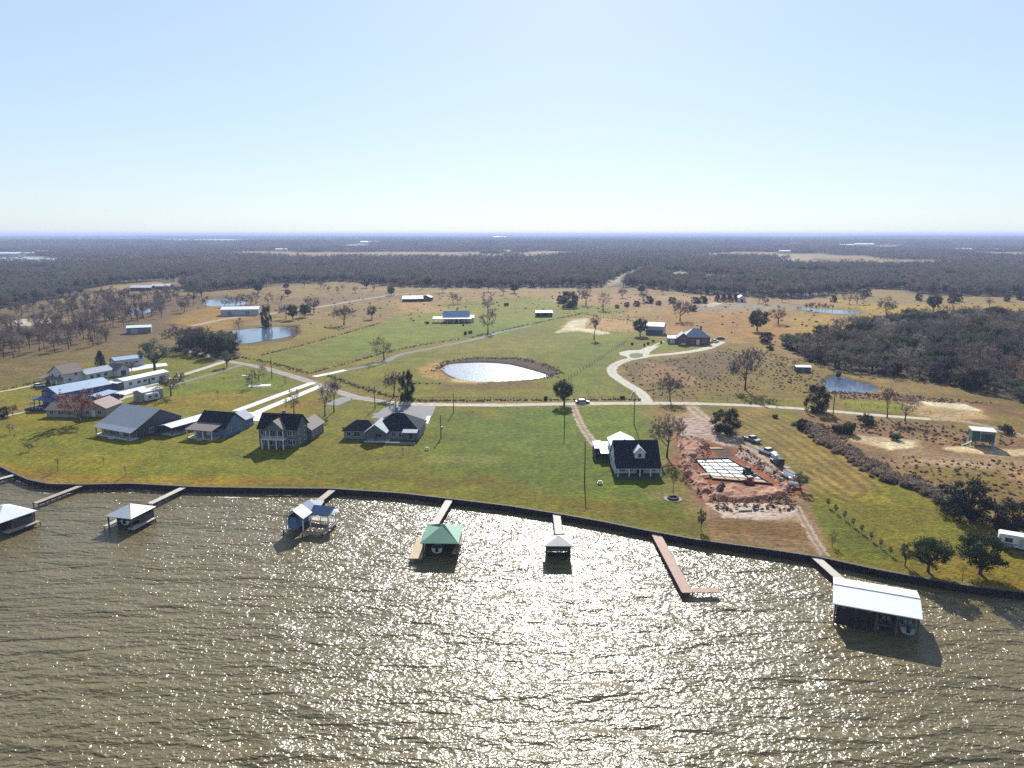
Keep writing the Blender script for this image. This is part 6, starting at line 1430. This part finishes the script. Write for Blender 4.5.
    car('white pickup truck parked right of the brick house', 714, 342.5, R(20), 'car_white', 'pickup', 5.8, 2.0)
    car('dark car parked behind the pickup by the brick house', 720.5, 339.5, R(5), 'car_dark', 'car', 5.0)
    camper('white camper trailer at the right edge of the photo', 1020, 549, R(-30), 7.5); camper('small pale camper parked against the small pale shed', 152, 400.5, R(62), 5.5)
    car('small white car at the back left of the white farmhouse', 39, 387, R(20), 'car_white', 'car')
    car('dark pickup truck on the driveway beside the rust roofed bungalow', 116, 398.5, R(60), 'car_dark', 'pickup', 5.6, 2.0)
    # green stilt structure
    t = thing('stilt_cabin', 'dark green box cabin on stilts with a sloping stair on the sand', 'cabin', at(971, 446), R(-22))
    part(t, 'wall', 'green_paint', (0, 5.6, 0, 4.6, 1.5, 4.6)); part(t, 'roof', 'white_metal', (-.3, 5.9, -.3, 4.9, 4.6, 4.75)); part(t, 'front_frame', 'galv_metal', (1.9, 2.05, -.12, -.02, 1.5, 4.6), (2.06, 5.6, -.12, -.02, 4.1, 4.25)); window(t, 4, 0, 2.5, 1.6, 1.2, '-y', 'green_paint')
    for x in (.2, 5.4):
        for y in (.2, 4.4): post(t, x, y, -.05, 1.5, .12, 'green_paint', 'stilt')
    for x, s_ in ((-2.2, 1), (4.6, -1)):
        mb = MB(); w_ = .5
        for k in range(8): z = .1 + k * .2; xx = x + (k * .3 if s_ > 0 else 0); yy = -.5 if s_ > 0 else -2.6 + k * .32; mb.box(xx, xx + (.34 if s_ > 0 else 1.0), yy, yy + (.9 if s_ > 0 else .34), z, z + .08)
        mb.build('stair', M['galv_metal'], t)
    # pergola / garden set left of the blue barn
    t = thing('garden_swing', 'white garden swing frame on the lawn left of the dark blue barn house', 'garden swing', at(31, 402), R(-20))
    for x in (0, 3.2): MB().tube((x, -.8, 0), (x, 0, 2.2), .09, n=5).build('leg', M['white_paint'], t); MB().tube((x, .8, 0), (x, 0, 2.2), .09, n=5).build('leg', M['white_paint'], t)
    MB().tube((-.1, 0, 2.2), (3.3, 0, 2.2), .09, n=5).build('top_bar', M['white_paint'], t); MB().box(.7, 2.5, -.3, .3, .55, .63).box(.7, 2.5, .26, .32, .64, 1.15).build('seat', M['white_paint'], t)
    for x in (.8, 2.4): MB().tube((x, 0, .63), (x, 0, 2.15), .03, n=4).build('chain', M['steel'], t)
    t = thing('patio_deck', 'dark patio deck with white rails in front of the dark blue barn house', 'patio deck', at(25, 410.5), R(-15))
    part(t, 'deck', 'dark_wood', (0, 8, 0, 6, -.05, .7)); part(t, 'rail', 'white_paint', (0, 8, 0, .08, 1.5, 1.6), (0, .08, .09, 6, 1.5, 1.6), *[(1.6 * i, 1.6 * i + .1, .0, .09, .7, 1.5) for i in range(6)]); part(t, 'ramp', 'pale_deck', (5.5, 7.5, 6.02, 10, .4, .55))
    t = thing('picnic_slab', 'pale concrete slab with low walls beside two small bare trees between the driveways', 'slab', at(248, 387), R(10)); part(t, 'slab', 'concrete', (0, 8.5, 0, 4, -.05, .12)); part(t, 'bench', 'white_paint', (.5, 4.5, 3.2, 3.5, .12, .6))
    t = thing('picnic_slab', 'short pale concrete strip above the slab between the driveways', 'slab', at(241, 376), R(-3)); part(t, 'slab', 'concrete', (0, 3.2, 0, 1.4, -.05, .15))
    t = thing('fire_pit', 'round stone fire pit with dark rim on the lawn beside the red dirt', 'fire pit', at(673, 499), 0); MB().tube((0, 0, -.05), (0, 0, .12), 2.1, 2.1, n=20).build('stone_pad', M['brown_roof'], t)
    mb = MB()
    for k in range(16): a = k * math.pi / 8; mb.box(math.cos(a) * 1.1 - .2, math.cos(a) * 1.1 + .2, math.sin(a) * 1.1 - .2, math.sin(a) * 1.1 + .2, .12, .5)
    mb.build('stone_ring', M['dark_dirt'], t)
    for px, py, lab in ((427, 450, 'pale stone block on the lawn right of the slate blue ranch house'), (600, 484, 'small white tank on the lawn left of the white house with the black roof')):
        t = thing('yard_tank', lab, 'tank', at(px, py)); MB().tube((-.5, 0, .55), (.5, 0, .55), .32, n=12).build('tank', M['white_paint'], t); MB().box(-.6, -.4, -.35, .35, -.05, .35).box(.4, .6, -.35, .35, -.05, .35).build('stand', M['steel'], t)
    for i, (px, py) in enumerate(((644, 346), (648, 344.5), (653, 342), (661, 343.5), (632, 345))):
        bm_ = KB[i % 3]; o = bpy.data.objects.new('garden_shrub', bm_); COL.objects.link(o); o.location = at(px, py); o.scale = (1.3, 1.3, 1.5); tag(o, 'small dark garden shrub near the brick house drive, %s from the left' % ['second', 'third', 'fourth', 'rightmost', 'first'][i], 'shrub', 'garden shrubs by the brick house drive')
    for i, (px, py, s_) in enumerate(((465, 334.5, 2.2), (470, 333.5, 2.2), (427, 324, 2.2), (463, 326, 1.4), (506, 306, 3.5), (866, 424, 4), (848, 434, 4.2), (838, 432, 3), (1006, 433, 3.2), (958, 508, 4), (895, 440, 2.4), (770, 350, 3), (838, 377, 2.6), (775, 418, 1.5), (345, 430, 1.2), (545, 400, 1.6), (622, 399, 1.5))):
        o = bpy.data.objects.new('dark_bush', KB[i % 3]); COL.objects.link(o); o.location = at(px, py); o.scale = (s_, s_, s_ * .9); tag(o, BUSHLAB[i], 'bush')
BUSHLAB = ['left dark bush of a close pair by the fence below the white farmhouse', 'right dark bush of a close pair by the fence below the white farmhouse', 'dark bush left of the white farmhouse patio', 'small dark bush in front of the white farmhouse porch', 'dark bush on the tan pasture right of the farmhouse trees', 'larger green bush in the brush below the lane', 'broad green bush at the head of the bramble hedge', 'small green bush left of the broad one at the hedge', 'round dark bush behind the green stilt cabin', 'dark bush at the lower end of the bramble hedge', 'dark bush beside the pale sand patch', 'dark bush at the lower left corner of the right wood', 'dark bush on the pond bank by the right wood', 'small dark bush on the verge above the mown field', 'dark bush at the left end of the slate blue ranch house', 'dark bush on the fence line left of the road evergreen', 'small dark bush on the fence line right of the silver car']
KB = [bush(95 + i, n=14, per=80, leaf=.12, sz=1.0).mesh('bush', M['leaves']) for i in range(3)]
def build_lines():
    for a in ((564.5, 426, 40, 'tall pole in front of the dark evergreen beside the silver car', None, False), (634, 424, 33, 'pole beside the road opposite the curved drive', None, False), (584.5, 483, 42, 'pole nearest the white house with the black roof', None, False),
              (441, 438, 23, 'pole with a transformer on the lawn right of the ranch house', None, True), (453.5, 413, 20, 'pole beside the road above the open lawn', None, False), (396, 413, 14, 'pole behind the roof of the ranch house', None, False),
              (375, 409, 22, 'pole left of the ranch house beside the road bend', None, False), (272, 379, 21, 'pole by the gravel road above the white driveways', None, False), (211, 363, 15, 'pole beside the dark thicket by the blue pond', None, False),
              (303, 317, 11, 'short pole beside the far dirt road', None, False), (833, 415, 25, 'pole beside the lane left of the small blue pond', None, False), (1000, 0, 0, None, None, False)):
        if a[3]: pole(a[3], a[0], a[1], a[2], transformer=a[5])
    fence('dark fence along the gravel road from the bend to the far evergreen', [(328, 376.5), (350, 384.5), (388, 396.5), (420, 400.8)], group='pasture fences')
    fence('fence behind the road between the round pond and the lawn', [(421, 400.8), (500, 400.4), (548, 400)], group='pasture fences')
    fence('fence behind the silver car along the road', [(590, 399.5), (625, 399.2)], group='pasture fences')
    fence('fence beside the grey lane from the road up to the farmhouse trees', [(308, 374), (345, 364), (380, 354.5), (425, 345), (470, 338), (500, 331.5), (560, 319), (582, 314)], group='pasture fences', step=6)
    fence('fence along the gravel road above the white driveways', [(232, 357), (262, 362), (290, 369), (307, 374)], group='pasture fences')
    fence('fence crossing the green field right of the blue pond', [(258, 356.5), (300, 346), (340, 335), (382, 323)], group='pasture fences')
    fence('thin slanting fence from the road to the curved drive', [(556, 395), (569, 379), (600, 359), (627, 341)], group='pasture fences', step=5)
    fence('white rail fence pieces at the mouth of the curved drive', [(631, 399), (633, 392)], m='white_paint', step=2.5)
    fence('fence from the curved drive mouth along the right lane', [(653, 399), (700, 400.5), (760, 402), (820, 406)], group='pasture fences', step=5)
    fence('fence below the left wood beside the garden path', [(-20, 394), (20, 387), (50, 379)], group='pasture fences')
    fence('dark fence round the sandy arena', [(576, 327.5), (600, 330), (620, 332), (640, 331)], step=4, group='pasture fences')
    fence('fence at the lane right of the dark evergreens', [(845, 406), (900, 411), (930, 414)], step=5, group='pasture fences')
def build_objects():
    build_houses(); build_docks(); build_site(); build_lines()
# ================================================================= RUN
build_land(); build_water(); build_roads(); build_vegetation()
if 'build_objects' in globals(): build_objects()
# haze: one even box of air over the whole scene
mb = MB(); mb.box(-34000, 34000, -500, 33000, -4.0, 75.0)
hz = mb.build('haze', [], None)
hm = bpy.data.materials.new('haze_air'); hm.use_nodes = True; nt = hm.node_tree; nt.nodes.remove(nt.nodes['Principled BSDF'])
pv = nt.nodes.new('ShaderNodeVolumePrincipled'); pv.inputs['Color'].default_value = (0.54, 0.64, 0.95, 1); pv.inputs['Density'].default_value = HAZE; pv.inputs['Anisotropy'].default_value = 0.0
nt.links.new(pv.outputs[0], nt.nodes['Material Output'].inputs['Volume']); hz.data.materials.append(hm); tag(hz, kind='stuff')
# sky, sun, camera
SUN_EL = R(31); SUN_AZ = R(4.5)
w = bpy.data.worlds.new('World'); sc.world = w; w.use_nodes = True; nt = w.node_tree
sky = nt.nodes.new('ShaderNodeTexSky'); sky.sky_type = 'NISHITA'; sky.sun_disc = False; sky.sun_elevation = SUN_EL; sky.sun_rotation = SUN_AZ
sky.altitude = 100; sky.air_density = 1.0; sky.dust_density = 0.3; sky.ozone_density = 2.5
gm = nt.nodes.new('ShaderNodeGamma'); gm.inputs[1].default_value = 0.42; tm = nt.nodes.new('ShaderNodeMix'); tm.data_type = 'RGBA'; tm.blend_type = 'MULTIPLY'; tm.inputs[0].default_value = 1; tm.inputs[7].default_value = (2.38, 2.68, 3.03, 1)
nt.links.new(sky.outputs[0], gm.inputs[0]); nt.links.new(gm.outputs[0], tm.inputs[6]); nt.links.new(tm.outputs[2], nt.nodes['Background'].inputs['Color']); nt.nodes['Background'].inputs['Strength'].default_value = SKY
sd = bpy.data.lights.new('sun', 'SUN'); sd.energy = SUN; sd.angle = R(0.5); sd.color = (1.0, 0.975, 0.935)
so = bpy.data.objects.new('sun', sd); COL.objects.link(so)
dirv = Vector((math.sin(SUN_AZ) * math.cos(SUN_EL), math.cos(SUN_AZ) * math.cos(SUN_EL), math.sin(SUN_EL)))
so.rotation_euler = dirv.to_track_quat('Z', 'Y').to_euler(); so.location = (0, 0, 200)
cd = bpy.data.cameras.new('camera'); cd.sensor_fit = 'HORIZONTAL'; cd.sensor_width = 36; cd.lens = F / 1024 * 36; cd.clip_start = 0.5; cd.clip_end = 90000
co = bpy.data.objects.new('camera', cd); COL.objects.link(co); co.location = (0, 0, CAMZ); co.rotation_euler = (math.pi / 2 - PITCH, 0, 0); sc.camera = co
sc.view_settings.view_transform = 'Standard'; sc.view_settings.look = 'None'; sc.view_settings.gamma = 1; sc.view_settings.exposure = EXPO
sc.cycles.volume_bounces = 0; sc.cycles.max_bounces = 5; sc.cycles.transparent_max_bounces = 4; sc.cycles.caustics_reflective = False; sc.cycles.caustics_refractive = False
sc.cycles.volume_step_rate = 4; sc.cycles.sample_clamp_indirect = 4; sc.cycles.use_denoising = False; sc.cycles.use_adaptive_sampling = False
